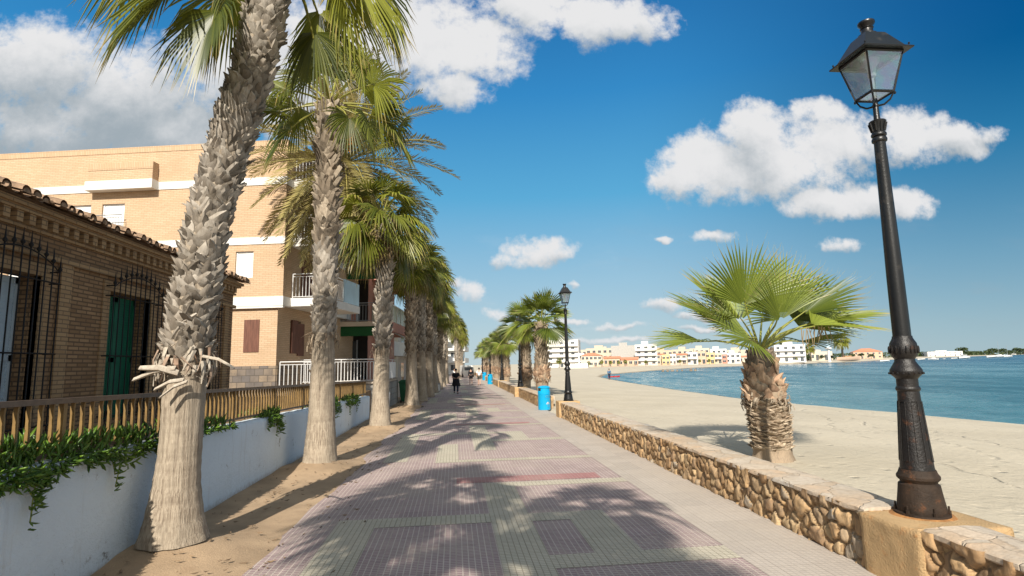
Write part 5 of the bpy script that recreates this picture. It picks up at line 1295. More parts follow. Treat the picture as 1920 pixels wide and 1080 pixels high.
# ------------------------------------------------------------------ flats with green balcony ceilings
t = thing('apartment_block', 'pink block of flats with deep green-ceilinged balconies behind the third palm', 'apartment block', (-4.9, 30, 1.3), rad(-4))
mb = MB(); mb.box(-9, 0, 1.8, 10, 0, 9.6); mb.box(-9, 0, -.02, 1.8, 9.3, 9.55); mb.build('wall', MT['pink'], t, sm=False)
for i, z in enumerate((0.0, 3.0, 6.0)):
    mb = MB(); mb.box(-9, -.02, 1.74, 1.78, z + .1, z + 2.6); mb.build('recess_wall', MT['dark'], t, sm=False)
    for x in (-6, -3.2, -1.2):
        mb = MB(); mb.box(x - .6, x + .6, 1.66, 1.735, z + .12, z + 2.2); o = mb.build('window', MT['pane'], t, sm=False)
        f = MB(); f.box(x - .66, x - .6, 1.64, 1.735, z + .1, z + 2.25); f.box(x + .6, x + .66, 1.64, 1.735, z + .1, z + 2.25); f.box(x - .03, x + .03, 1.64, 1.658, z + .12, z + 2.2); f.build('frame', MT['greymetal'], o, sm=False)
    if i:
        mb = MB(); mb.box(-9, 1.0, -.2, 1.8, z - .12, z + .12); o = mb.build('balcony', MT['sandrender'], t, sm=False)
        mb = MB(); mb.box(-9, .98, -.18, 1.0, z - .13, z - .121); mb.box(-9, .98, -.1, -.04, z - .62, z - .14); mb.build('balcony_ceiling', MT['green'], o, sm=False)
        mb = MB(); bar_rail(mb, (-9, -.15, 0), (.95, -.15, 0), z + .12, z + 1.1, .16); mb.build('balcony_rail', MT['greymetal'], o)
        mb = MB(); mb.box(-3.6, -.4, .6, .66, z + .2, z + 1.3); mb.build('balcony_screen', MT['pink'], o, sm=False)
mb = MB(); mb.box(-9, 1.0, -.2, 1.8, 9.0, 9.25); o = mb.build('balcony', MT['sandrender'], t, sm=False)
mb = MB(); mb.box(-9, .98, -.18, 1.0, 8.985, 8.999); mb.box(-9, .98, -.1, -.04, 8.4, 8.98); mb.build('balcony_ceiling', MT['green'], o, sm=False)
for z in (3.0, 6.0):
    mb = MB(); mb.box(.002, 1.2, 2.6, 9.6, z - .25, z + .3); o = mb.build('balcony', MT['pink'], t, sm=False)
    mb = MB(); mb.box(1.16, 1.2, 2.6, 9.6, z + .31, z + 1.25); mb.box(.05, 1.15, 2.6, 2.64, z + .31, z + 1.25)
    mb.build('glass_screen', MT['creamglass'], o, sm=False)
    mb = MB()
    for q in range(6): mb.box(1.205, 1.23, 2.6 + q * 1.38, 2.66 + q * 1.38, z + .31, z + 1.27)
    mb.box(1.15, 1.235, 2.6, 9.6, z + 1.251, z + 1.3); mb.build('screen_frame', MT['whitemetal'], o, sm=False)
    mb = MB(); mb.quad((1.2, 2.6, z - .3), (2.1, 2.6, z - .75), (2.1, 6, z - .75), (1.2, 6, z - .3)); mb.quad((1.2, 2.6, z - .32), (1.2, 6, z - .32), (2.1, 6, z - .77), (2.1, 2.6, z - .77)); mb.build('awning', MT['sandrender'], o, sm=False)

# ------------------------------------------------------------------ houses farther along the promenade and across the bay
def house(label, x, y, rz, w, d, h, mat, roof='flat', storeys=2, bays=3, balc=False, roofmat='redroof', cat='house', group='houses along the bay', z=0.0, shutters='dark', terr=True, doors=True, name='house'):
    t = thing(name, label, cat, (x, y, z), rz, group)
    mb = MB(); mb.box(-w / 2, w / 2, 0, d, -.5, h)
    if roof == 'flat': mb.box(-w / 2, w / 2, 0, .15, h + .002, h + .5); mb.box(-w / 2, -w / 2 + .15, .15, d, h + .002, h + .5); mb.box(w / 2 - .15, w / 2, .15, d, h + .002, h + .5)
    if roof == 'flat' and terr: mb.box(-w * .2, w * .12, d * .35, d * .7, h + .003, h + 2.2)
    mb.build('wall', MT[mat], t, sm=False)
    if roof != 'flat':
        e = .35; rh = min(w, d) * .2; r = MB()
        if roof == 'hip':
            k = min(w, d) / 2; p = [(-w / 2 - e, -e, h), (w / 2 + e, -e, h), (w / 2 + e, d + e, h), (-w / 2 - e, d + e, h)]
            if w >= d: a, b = (-w / 2 + k, d / 2, h + rh), (w / 2 - k + .01, d / 2, h + rh)
            else: a = b = (0, d / 2, h + rh)
            r.poly([p[0], p[1], b, a]) if a != b else r.poly([p[0], p[1], b]); r.poly([p[1], p[2], b]); r.poly([p[2], p[3], a, b]) if a != b else r.poly([p[2], p[3], b]); r.poly([p[3], p[0], a]); r.poly(p[::-1])
        else:
            p = [(-w / 2 - e, -e, h + .01), (w / 2 + e, -e, h + .01), (w / 2 + e, d / 2, h + rh), (-w / 2 - e, d / 2, h + rh), (-w / 2 - e, d + e, h + .01), (w / 2 + e, d + e, h + .01)]
            i = [r.vert(q) for q in p]; r.face(i[0], i[1], i[2], i[3]); r.face(i[3], i[2], i[5], i[4]); r.face(i[0], i[3], i[4]); r.face(i[1], i[5], i[2]); r.face(i[0], i[4], i[5], i[1])
        r.build('roof', MT[roofmat], t, sm=False)
    sh = h / storeys
    for s in range(storeys):
        for k in range(bays):
            cx = -w / 2 + w * (k + .5) / bays; ww = min(.75, w / bays * .3); z0 = s * sh + (.15 if (balc and s) or (s == 0 and k % 2 and doors) else sh * .33); z1 = s * sh + sh * .78
            m_ = MB(); m_.box(cx - ww, cx + ww, -.02, .1, z0, z1); o = m_.build('door' if (s == 0 and k % 2 and doors) else 'window', MT[shutters] if shutters != 'dark' else MT['pane'], t, sm=False)
            f = MB(); f.box(cx - ww - .1, cx + ww + .1, -.05, -.021, z1, z1 + .1); f.box(cx - .03, cx + .03, -.04, -.021, z0, z1); f.build('frame', MT['whitemetal'], o, sm=False)
        if balc and s:
            m_ = MB(); m_.box(-w / 2 + .2, w / 2 - .2, -1.2, -.001, s * sh - .15, s * sh + .08); m_.box(-w / 2 + .2, w / 2 - .2, -1.2, -1.1, s * sh + .081, s * sh + 1.0); m_.build('balcony', MT['white'], t, sm=False)
    return t
# left side, seen down the promenade between the trunks: gable walls toward the camera, fronts to the sea
LB = [('cream house with a flat roof just past the pink flats', -6.6, 44, 'cream', 6.2, 2, 9), ('grey-white house with balconies behind the middle palms', -6.3, 56, 'greywall', 6.5, 2, 10), ('pink house in the row behind the far palms', -5.8, 69, 'peach', 6.0, 2, 10),
 ('white house in the row behind the far palms', -5.2, 82, 'white', 8.0, 3, 11), ('grey house beyond the white one in the row', -4.6, 96, 'greywall', 7.0, 2, 12), ('cream block near the end of the promenade row', -3.6, 112, 'cream', 9.0, 3, 14), ('white block closing the promenade at its far end', 1.0, 135, 'white', 8.5, 3, 16)]
for lb, x, y, mt, h, st, w_ in LB:
    house(lb, x - 4, y, rad(-8 if y < 130 else -5), 8.5, w_, h, mt, 'flat', st, 3, y > 60, group='houses along the promenade')
    # sea front windows
    t = [o for o in bpy.data.objects if o.get('label') == lb][0]
    for s in range(st):
        for k in range(3):
            yy0 = 1.2 + k * (w_ - 2) / 3; sh = h / st; m_ = MB(); m_.box(4.2, 4.27, yy0, yy0 + 1.3, s * sh + .2, s * sh + sh * .75); m_.build('window', MT['pane'], t, sm=False)
        if s:
            m_ = MB(); m_.box(4.251, 5.4, .8, w_ - .8, s * h / st - .15, s * h / st + .1); m_.box(5.3, 5.4, .8, w_ - .8, s * h / st + .101, s * h / st + 1); m_.build('balcony', MT['white'], t, sm=False)
# ------------------------------------------------------------------ the town across the bay
def far(px0, px1, ytop, ybase, Y):
    """place and size something standing at depth Y by where the photograph shows its edges"""
    a = atY(px0, ybase, Y); b = atY(px1, ybase, Y); h = atY(px0, ytop, Y).z
    return (a.x + b.x) / 2, abs(b.x - a.x), h
ZB = 0.0
TOWN = [ # label, px0, px1, ytop, depth, material, roof, storeys, bays, balcony, shutters
 ('tall white block of flats with dark balconies behind the second lamp', 1022, 1085, 640, 190, 'white', 'flat', 5, 3, True, 'dark'),
 ('small white house between the white flats and the red-roofed villa', 1085, 1096, 664, 185, 'white', 'flat', 2, 1, False, 'dark'),
 ('cream villa with a hipped terracotta roof on the beach front', 1090, 1128, 664, 182, 'cream', 'hip', 2, 5, False, 'dark'),
 ('long low sand-coloured building behind the red-roofed villa', 1100, 1150, 655, 215, 'sandrender', 'flat', 3, 5, False, 'dark'),
 ('low house with an orange tiled roof right of the cream villa', 1133, 1162, 670, 186, 'peach', 'gable', 1, 4, False, 'dark'),
 ('second low orange-roofed house beside the blank grey gable', 1160, 1196, 672, 188, 'peach', 'gable', 1, 4, False, 'dark'),
 ('big blank grey gable wall above the orange roofs', 1148, 1195, 650, 204, 'greywall', 'flat', 1, 0, False, 'dark'),
 ('white flats with long balconies right of the grey gable', 1193, 1232, 648, 192, 'white', 'flat', 4, 3, True, 'dark'),
 ('house with a reddish tiled roof and brown front', 1232, 1246, 664, 195, 'sandrender', 'gable', 2, 2, False, 'dark'),
 ('bright yellow-ochre house on the waterfront', 1242, 1256, 667, 192, 'yellow', 'flat', 2, 2, False, 'dark'),
 ('narrow white house beside the yellow-ochre one', 1256, 1268, 666, 192, 'white', 'flat', 2, 2, False, 'dark'),
 ('pale house with a terracotta roof under the palm frond', 1268, 1288, 664, 196, 'cream', 'gable', 2, 2, True, 'dark'),
 ('white two-storey house under the drooping frond', 1288, 1308, 662, 198, 'white', 'flat', 2, 2, True, 'dark'),
 ('pink house under the drooping frond', 1308, 1324, 660, 202, 'peach', 'flat', 2, 2, False, 'dark'),
 ('orange-yellow house with green plants in front', 1324, 1340, 663, 205, 'yellow', 'flat', 2, 2, False, 'dark'),
 ('beige house with an upper balcony by the orange house', 1340, 1354, 664, 207, 'sandrender', 'flat', 2, 2, True, 'dark'),
 ('pink narrow house left of the glass-fronted one', 1354, 1364, 666, 209, 'pink', 'flat', 2, 1, False, 'dark'),
 ('white house with a dark glazed porch', 1362, 1388, 664, 210, 'white', 'flat', 2, 3, False, 'dark'),
 ('low terracotta-roofed house left of the near palm trunk', 1386, 1404, 668, 213, 'cream', 'gable', 1, 2, False, 'dark'),
 ('white holiday flats with three balcony rows right of the near palm trunk', 1458, 1508, 648, 222, 'white', 'flat', 3, 4, True, 'dark'),
 ('low cream house among the far greenery', 1524, 1552, 662, 262, 'cream', 'flat', 1, 4, False, 'dark'),
 ('pale pink house with terracotta roofs above the far greenery', 1606, 1650, 656, 345, 'peach', 'hip', 2, 5, False, 'dark'),
 ('white hotel seen over the far palms right of the lamp', 1748, 1798, 660, 600, 'white', 'flat', 2, 7, False, 'dark'),
 ('long low white beach bar on the far right shore', 1880, 1902, 662.5, 790, 'white', 'flat', 1, 5, False, 'dark')]
BACK = [('warm beige block rising behind the white flats by the second lamp', 1068, 1100, 658, 'sandrender', 3), ('pale apartment block behind the cream villa', 1118, 1150, 657, 'cream', 3), ('cream block above the first orange roof', 1134, 1150, 662, 'white', 3), ('long pinkish block behind the white flats with long balconies', 1222, 1262, 659, 'peach', 3), ('beige terrace block behind the yellow-ochre house', 1262, 1300, 657, 'sandrender', 3), ('pale block behind the pink house', 1296, 1330, 655, 'cream', 3), ('white block behind the orange-yellow house', 1328, 1362, 656, 'white', 3), ('sand-coloured block behind the glazed porch house', 1360, 1404, 658, 'sandrender', 3), ('far cream block behind the lifeguard tower', 1506, 1556, 661, 'cream', 2)]
TOWN += [(lb, a, b, yt, (226 if a < 1300 else 240) + (60 if a > 1450 else 0) + i * 1.3, mt, 'flat', st, 4, False, 'dark') for i, (lb, a, b, yt, mt, st) in enumerate(BACK)]
for lb, a, b, yt, Y, mt, rf, st, by, bal, shu in TOWN:
    Y *= KF
    base = 684 if Y < 420 else 672
    x, w_, h = far(a, b, yt, base, Y)
    if rf in ('hip', 'gable'): h -= min(w_, w_ * .7) * .12
    house(lb, x, Y, rad(-18 if a < 1240 else -28), w_, w_ * .7, max(2.6, h - ZB), mt, rf, st, by, bal, group='buildings of the town across the bay', z=ZB, terr=(w_ > 6), name='house', cat='building')
# two smaller grey gables already stand; pale palms and trees along the far beach
def far_palm_mesh():
    mb = MB(); fan_crown(mb, 22, 1.3, 1.0, 80, -50, .35, .2, 77, 11); return mb
tp = MB(); tp.tube([(0, 0, 0), (.1, 0, 2), (.05, 0, 4.2)], [.28, .2, .18], 8)
fp0 = thing('town_palm', 'small palm in front of the tall white flats', 'palm tree', (0, 0, 0), 0, 'palms on the far beach')
tp.build('trunk', MT['boot_brown'], fp0); fm = far_palm_mesh(); fm.xf(Matrix.Translation((.05, 0, 4.2))); fm.build('crown', MT['fan_leaf'], fp0, sharp=20)
FP = [(1048, 676, 172, 'small palm in front of the tall white flats'), (1104, 682, 170, 'palm left of the cream villa front'), (1128, 679, 172, 'palm at the right corner of the cream villa'), (1145, 680, 173, 'palm before the first orange roof'), (1160, 680, 174, 'palm between the two orange-roofed houses'), (1172, 678, 175, 'palm before the second orange-roofed house'),
 (1211, 681, 178, 'palm before the white flats with long balconies'), (1275, 679, 184, 'palm before the pale terracotta-roofed house'), (1312, 679, 190, 'palm before the pink house'), (1330, 681, 193, 'palm before the orange-yellow house'), (1494, 676, 216, 'palm in the garden of the white holiday flats')]
for i, (px, yt, Y, lb) in enumerate(FP):
    Y *= KF
    p = atY(px, yt, Y); sc = max(.45, (p.z - ZB + .6) / 5.0)
    if i == 0: fp0.location = (p.x, Y, ZB); fp0.scale = (sc,) * 3
    else: dup(fp0, (p.x, Y, ZB), i * 1.1, lb, None, sc)
for px, yt, Y, sc, lb in ((1577, 628, 262, 2.0, 'tall bushy date palm right of the lifeguard tower'), (1518, 646, 245, 1.6, 'slim tall palm right of the white holiday flats')):
    Y *= KF
    p = atY(px, yt, Y); dup(fp0, (p.x, Y, ZB), sc, lb, None, (p.z - ZB) / 5.3)
# broad-leaved trees and pines on the far shore
def tree_mesh(seed, n=420, rx=3.0, rz=1.8, sz=.45):
    random.seed(seed); mb = MB(); cl = [(rnd(-1, 1), rnd(-1, 1), rnd(-.4, .9), rnd(.35, .6)) for _ in range(11)]
    for k in range(n):
        c = random.choice(cl); u = V(random.gauss(0, 1), random.gauss(0, 1), random.gauss(0, 1)).normalized() * c[3] * rnd(.7, 1.05)
        p = V((c[0] * .6 + u.x) * rx, (c[1] * .6 + u.y) * rx, (c[2] * .7 + u.z) * rz); s = sz * rnd(.6, 1.3); g = clamp(rnd(0, 1)); q = Matrix.Rotation(rnd(0, 6.3), 3, V(rnd(-1, 1), rnd(-1, 1), rnd(-1, 1)).normalized())
        mb.face(*[mb.vert(p + q @ V(a * s, b * s, 0), (.3, g, .5, 1)) for a, b in ((-1, -.3), (0, -.7), (1, 0), (.2, .7))])
    return mb
TM = []
for k in range(3):
    t = thing('shore_tree', 'x', 'tree', (0, 0, -50), 0, 'trees on the far shore'); mb = MB(); mb.tube([(0, 0, 0), (.1, 0, 1.2), (0, .1, 2.6)], [.3, .22, .15], 7); mb.build('trunk', MT['trunkwood'], t)
    mb = tree_mesh(k + 3); mb.xf(Matrix.Translation((0, 0, 3.6))); mb.build('crown', MT['pine'], t, sharp=None); TM.append(t)
TR_ = [(1513, 668, 236, 4, 'low dark bush tree right of the white holiday flats'), (1540, 666, 262, 7, 'green tree left of the lifeguard tower'), (1558, 667, 275, 6, 'green tree behind the lifeguard tower'), (1598, 664, 330, 8, 'broad tree right of the tall date palm'), (1615, 663, 335, 9, 'broad tree before the pale pink house'), (1633, 664, 340, 8, 'tree at the right of the pale pink house'), (1655, 665, 420, 9, 'pale green tree left of the street lamp shaft'),
 (1466, 634, 280, 8, 'dark conifer rising behind the white holiday flats')]
used = set()
def put_tree(px, yt, Y, sc, lb, i):
    Y *= KF
    p = atY(px, yt, Y); h = max(2.0, p.z - ZB); s = h / 5.2; k = i % 3
    if k not in used:
        used.add(k); t = TM[k]; t.location = (p.x, Y, ZB); t.scale = (s * 1.15, s * 1.15, s); t['label'] = lb
    else:
        t = dup(TM[k], (p.x, Y, ZB), i * .9, lb, None, s); t.scale = (s * 1.15, s * 1.15, s)
    if yt < 640: t.scale = (s * .28, s * .28, s)
for i, (px, yt, Y, sc, lb) in enumerate(TR_): put_tree(px, yt, Y, sc, lb, i)
big = [(1712, 664.5, 620), (1725, 663.5, 630), (1740, 663.5, 640), (1760, 664.5, 640), (1775, 663.5, 660), (1790, 663.5, 660), (1804, 652, 700), (1818, 660, 700), (1835, 659.5, 720), (1850, 657, 740), (1862, 653.5, 750), (1878, 654, 770), (1892, 657, 780), (1905, 652.5, 790), (1918, 654, 800), (1934, 655, 810)]
words = ['just right of the lamp shaft', 'second right of the lamp shaft', 'left of the white hotel', 'before the left wing of the white hotel', 'before the middle of the white hotel', 'before the right end of the white hotel', 'the tall round crown right of the white hotel', 'in the dip right of the tall round crown', 'left of the big pine hump', 'at the left slope of the big pine hump', 'on top of the big pine hump', 'behind the sailing boats', 'behind the masts at the right', 'right of the masts', 'close to the right picture edge', 'at the very right edge']
for i, ((px, yt, Y), wd) in enumerate(zip(big, words)): put_tree(px, yt, Y, 1, 'dark shore tree ' + wd, i + 8)
# continuous low belt of scrub behind the far beach
mb = MB(); random.seed(44)
for k in range(5200):
    px = rnd(1690, 1990); Y = lerp(590, 860, (px - 1690) / 300) + rnd(-6, 30); Y *= KF; p = atY(px, 668, Y); z = ZB + rnd(0, 8); s = rnd(.9, 2.0); g = random.random(); q = Matrix.Rotation(rnd(0, 6.3), 3, V(rnd(-1, 1), rnd(-1, 1), rnd(-1, 1)).normalized())
    mb.face(*[mb.vert(V(p.x, Y, z) + q @ V(a * s, b * s, 0), (.3, g, .5, 1)) for a, b in ((-1, -.3), (0, -.7), (1, 0), (.2, .7))])
for k in range(2600):
    px = rnd(1500, 1690); Y = lerp(255, 580, ((px - 1500) / 190) ** 1.3) + rnd(0, 20); Y *= KF; p = atY(px, 668, Y); z = ZB + rnd(0, 3.4) * (1 + (Y - 255) / 400); s = rnd(.5, 1.2); g = random.random(); q = Matrix.Rotation(rnd(0, 6.3), 3, V(rnd(-1, 1), rnd(-1, 1), rnd(-1, 1)).normalized())
    mb.face(*[mb.vert(V(p.x, Y, z) + q @ V(a * s, b * s, 0), (.3, g, .6, 1)) for a, b in ((-1, -.3), (0, -.7), (1, 0), (.2, .7))])
tag(mb.build('shore_scrub', MT['pine'], sharp=None), 'low green scrub belt behind the far beach', 'scrub', kind='stuff')
# lifeguard tower
Y = 222.0 * KF; p = atY(1556, 684, Y)
t = thing('lifeguard_tower', 'white lifeguard tower with a round top on the far beach', 'tower', (p.x, Y, -.3), 0, None, .95)
mb = MB(); mb.lathe([(1.1, -.5), (.95, .3), (.8, 4.5), (.8, 7.2)], 14); mb.build('shaft', MT['white'], t)
mb = MB(); mb.lathe([(.8, 7.2), (1.7, 7.6), (1.9, 7.7), (1.9, 8.7), (1.7, 8.75)], 16); mb.build('platform', MT['white'], t)
mb = MB(); mb.lathe([(1.1, 8.76), (1.1, 10.3), (1.5, 10.4), (.3, 11.0)], 14); mb.build('cabin', MT['bluepanel'], t)
mb = MB(); mb.tube([(0, 0, 11), (0, 0, 14)], .08, 6); mb.build('mast', MT['whitemetal'], t)
# orange canoe rack / boat pulled up beside it
p = atY(1592, 683.5, 226 * KF); t = thing('beached_boat', 'orange wooden boat pulled up on the sand right of the lifeguard tower', 'boat', (p.x, 226 * KF, -.6), 0, None, 1.4)
def hull(L, B, H, n=12):
    mb = MB(); rows = []
    for i in range(n + 1):
        u = i / n * 2 - 1; bw = B * (1 - abs(u) ** 2.6) * (.8 if u < 0 else 1) + .02; kz = .25 * H * abs(u) ** 2; top = H * (1 + .25 * max(0, u) ** 2)
        rows.append([mb.vert((u * L, s * bw * f, lerp(kz, top, g))) for s, f, g in ((-1, 1, 1), (-1, .9, .5), (-1, .4, .1), (0, 0, 0), (1, .4, .1), (1, .9, .5), (1, 1, 1))])
    for a, b in zip(rows, rows[1:]):
        for k in range(6): mb.face(a[k], a[k + 1], b[k + 1], b[k])
        mb.face(a[6], a[0], b[0], b[6])
    mb.face(*rows[0]); mb.face(*rows[-1][::-1]); return mb
mb = hull(5.5, 1.4, 1.9); mb.build('hull', MT['peach'], t); mb = MB(); mb.box(-2, 1, -.8, .8, 1.9, 2.5); mb.build('cover', MT['wood'], t, sm=False)
# boats at anchor
def boat(label, px, py, Y, L, kind, rz):
    Y *= KF; L *= KF; p = atY(px, 670, Y); t = thing('moored_boat', label, 'boat', (p.x, Y, SEA_Z - .1), rz, 'boats at anchor in the bay')
    hull(L, L * .3, L * .28).build('hull', MT['boat'], t)
    if kind == 'cabin':
        mb = MB(); mb.loft4([(L * .42, L * .2, L * .27), (L * .34, L * .17, L * .5), (L * .3, L * .15, L * .52)]); o = mb.build('cabin', MT['boat'], t, sm=False)
        mb = MB(); mb.loft4([(L * .405, L * .194, L * .36), (L * .37, L * .184, L * .45)]); mb.v = [(x * 1.02, y * 1.03, z) for x, y, z in mb.v]; mb.build('window', MT['pane'], o, sm=False)
        mb = MB(); mb.box(-L * 1.02, -L * .95, -.25, .25, .1, L * .3); mb.build('outboard_motor', MT['dark'], t, sm=False)
    elif kind == 'sail':
        mb = MB(); mb.loft4([(L * .4, L * .14, L * .27), (L * .3, L * .1, L * .38)]); mb.build('cabin', MT['boat'], t, sm=False)
        mb = MB(); mb.tube([(0, 0, L * .2), (0, 0, L * 2.3)], .09, 6); mb.build('mast', MT['greymetal'], t)
        mb = MB(); mb.tube([(0, 0, L * .55), (-L * .8, 0, L * .55)], .16, 6); mb.build('boom', MT['bluepanel'], t)
    else:
        mb = MB(); mb.box(-L * .5, L * .2, -L * .2, L * .2, L * .281, L * .3); mb.box(-L * 1.02, -L * .95, -.2, .2, .1, L * .28); mb.build('deck', MT['greymetal'], t, sm=False)
    return t
boat('flat white boat touching the lamp shaft on its right side', 1727, 675.5, 270, 2.8, 'open', .2)
boat('stubby white motor boat with a dark outboard, second from the lamp', 1750, 675, 270, 2.4, 'cabin', 2.6)
boat('tiny white dinghy between two motor boats', 1770, 674.5, 290, 1.4, 'open', .4)
boat('small low white boat left of the cabin cruiser', 1789, 673.5, 300, 2.3, 'open', .1)
boat('white cabin cruiser, largest of the middle boats', 1808, 673, 300, 4.2, 'cabin', .1)
boat('low white motor boat left of the sailing boats', 1860, 672, 330, 4.6, 'open', .15)
boat('white sailing boat with a tall thin mast', 1874, 671, 345, 4.8, 'sail', .1)
boat('white boat with a mast and flat sunshade nearest the right edge', 1890, 671, 345, 3.6, 'sail', .05)
boat('small white boat at the foot of the far beach left of the lamp', 1658, 679, 232, 2.6, 'open', .1)
# things at the near end of the bay
for i, (px, py) in enumerate(((1243, 697), (1252, 697), (1261, 696.5), (1270, 696.5), (1279, 696), (1296, 696), (1304, 695.5))):
    p = gp(px, py, SEA_Z); t = thing('shore_rock', 'dark rock of the row standing in the shallows at the near end of the town', 'rock', (p.x, p.y, SEA_Z - .1), i * 1.3, 'dark rocks in the shallows')
    mb = MB(); mb.blob((0, 0, .2), (rnd(.3, .6), rnd(.3, .5), rnd(.4, .9)), 9, 6, .18); mb.build('boulder', MT['slate'], t)
# low white hoarding and red-white fence line on the beach head
t = thing('hoarding', 'low white panel hoarding on the sand before the small white house', 'fence', tuple(atY(1081, 690, 215)[:2]) + (ZB,), 0, None, 1.4)
mb = MB()
for k in range(5): mb.box(-3.2 + k * 1.3, -1.95 + k * 1.3, -.05, .05, -.3, 1.3)
mb.build('panel', MT['white'], t, sm=False)
a = atY(1112, 690, 217); b = atY(1290, 688, 254); t = thing('beach_fence', 'pale pink low fence line between beach and houses', 'fence', (a.x, a.y, ZB))
mb = MB(); n = 60
for k in range(n + 1):
    q = a.lerp(b, k / n) - a; mb.box(q.x - .05, q.x + .05, q.y - .05, q.y + .05, -.3, 1.1)
d = b - a
for z in (.45, .95): mb.tube([V(0, 0, z), V(d.x, d.y, z)], .07, 4)
mb.build('rails', MT['peach'], t, sm=False)
p = gp(1151, 702, -.7); t = thing('kayak', 'red kayak lying on the sand beyond the person at the water', 'kayak', (p.x, p.y, ground_z(p.x, p.y) + .15), .12)
hull(1.4, .3, .35).build('hull', MT['redplastic'], t); mb = MB(); mb.lathe([(.24, .33), (.27, .4), (.2, .37)], 14); mb.build('cockpit_rim', MT['dark'], t)
# street things on the left
t = thing('cabinet', 'small grey utility cabinet standing among the left palm trunks', 'utility cabinet', (-1.4, 46.0, 0), 0, None, .6)
mb = MB(); mb.box(-.4, .4, -.25, .25, 0, 1.05); mb.build('body', MT['greymetal'], t, sm=False, bevel=.02); mb = MB(); mb.box(-.35, -.02, -.27, -.251, .12, .95); mb.box(.02, .35, -.27, -.251, .12, .95); mb.build('door', MT['whitemetal'], t, sm=False); mb = MB(); mb.box(-.45, .45, -.3, .3, 1.051, 1.1); mb.build('cap', MT['greymetal'], t, sm=False)
t = thing('green_bin', 'dark green wheeled bin tucked between the left palm trunks', 'bin', (-2.75, 33.0, 0), 0)
mb = MB(); mb.loft4([(.3, .34, .1), (.4, .42, 1.15)]); mb.build('body', MT['green_bin'], t, sm=False, bevel=.02); mb = MB(); mb.loft4([(.43, .45, 1.152), (.43, .45, 1.2), (.3, .3, 1.3)]); mb.build('lid', MT['green_bin'], t, sm=False)
for s in (-1, 1):
    mb = MB(); mb.tube([(s * .26, -.3, .1), (s * .32, -.3, .1)], .1, 12); mb.build('wheel', MT['dark'], t)
t = thing('litter_box', 'dark grey litter post box at the foot of the block wall', 'bin', (-2.95, 24.6, 0), 0)
mb = MB(); mb.loft4([(.17, .14, .25), (.2, .17, .95), (.16, .13, 1.0)]); mb.build('body', MT['greymetal'], t, sm=False, bevel=.01); mb = MB(); mb.tube([(0, .05, 0), (0, .05, .3)], .04, 8); mb.build('post', MT['iron'], t)
t = thing('parked_van', 'pale parked van at the far end of the left pavement', 'van', (2.0, 98, 0), rad(8))
mb = MB(); mb.loft4([(.9, 2.3, .35), (.95, 2.4, 1.0), (.85, 2.1, 1.9), (.75, 1.9, 2.0)]); mb.build('body', MT['white'], t, sm=False, bevel=.06)
mb = MB(); mb.box(-.7, .7, -2.34, -2.2, 1.15, 1.7); mb.build('window', MT['pane'], t, sm=False)
for sx in (-1, 1):
    for sy in (-1.5, 1.5):
        mb = MB(); mb.tube([(sx * .8, sy, .34), (sx * .98, sy, .34)], .34, 14); mb.build('wheel', MT['dark'], t)

# ------------------------------------------------------------------ people
def skin_mesh(name, verts, edges, mat, parent, sub=2):
    me = bpy.data.meshes.new(name); me.from_pydata([v[0] for v in verts], edges, []); o = bpy.data.objects.new(name, me); COL.objects.link(o)
    sk = o.modifiers.new('skin', 'SKIN'); sk.use_smooth_shade = True
    if not me.skin_vertices: me.skin_vertices.new()
    for i, v in enumerate(verts):
        r = v[1]; me.skin_vertices[0].data[i].radius = r if isinstance(r, tuple) else (r, r)
    me.skin_vertices[0].data[0].use_root = True
    ss_ = o.modifiers.new('sub', 'SUBSURF'); ss_.levels = sub; ss_.render_levels = sub
    bpy.context.view_layer.update(); dg = bpy.context.evaluated_depsgraph_get()
    nm = bpy.data.meshes.new_from_object(o.evaluated_get(dg)); nm.materials.clear(); nm.materials.append(mat); nm.polygons.foreach_set('use_smooth', [True] * len(nm.polygons))
    nm.name = name; bpy.data.objects.remove(o); bpy.data.meshes.remove(me)
    o = bpy.data.objects.new(name, nm); COL.objects.link(o); o.parent = parent; return o
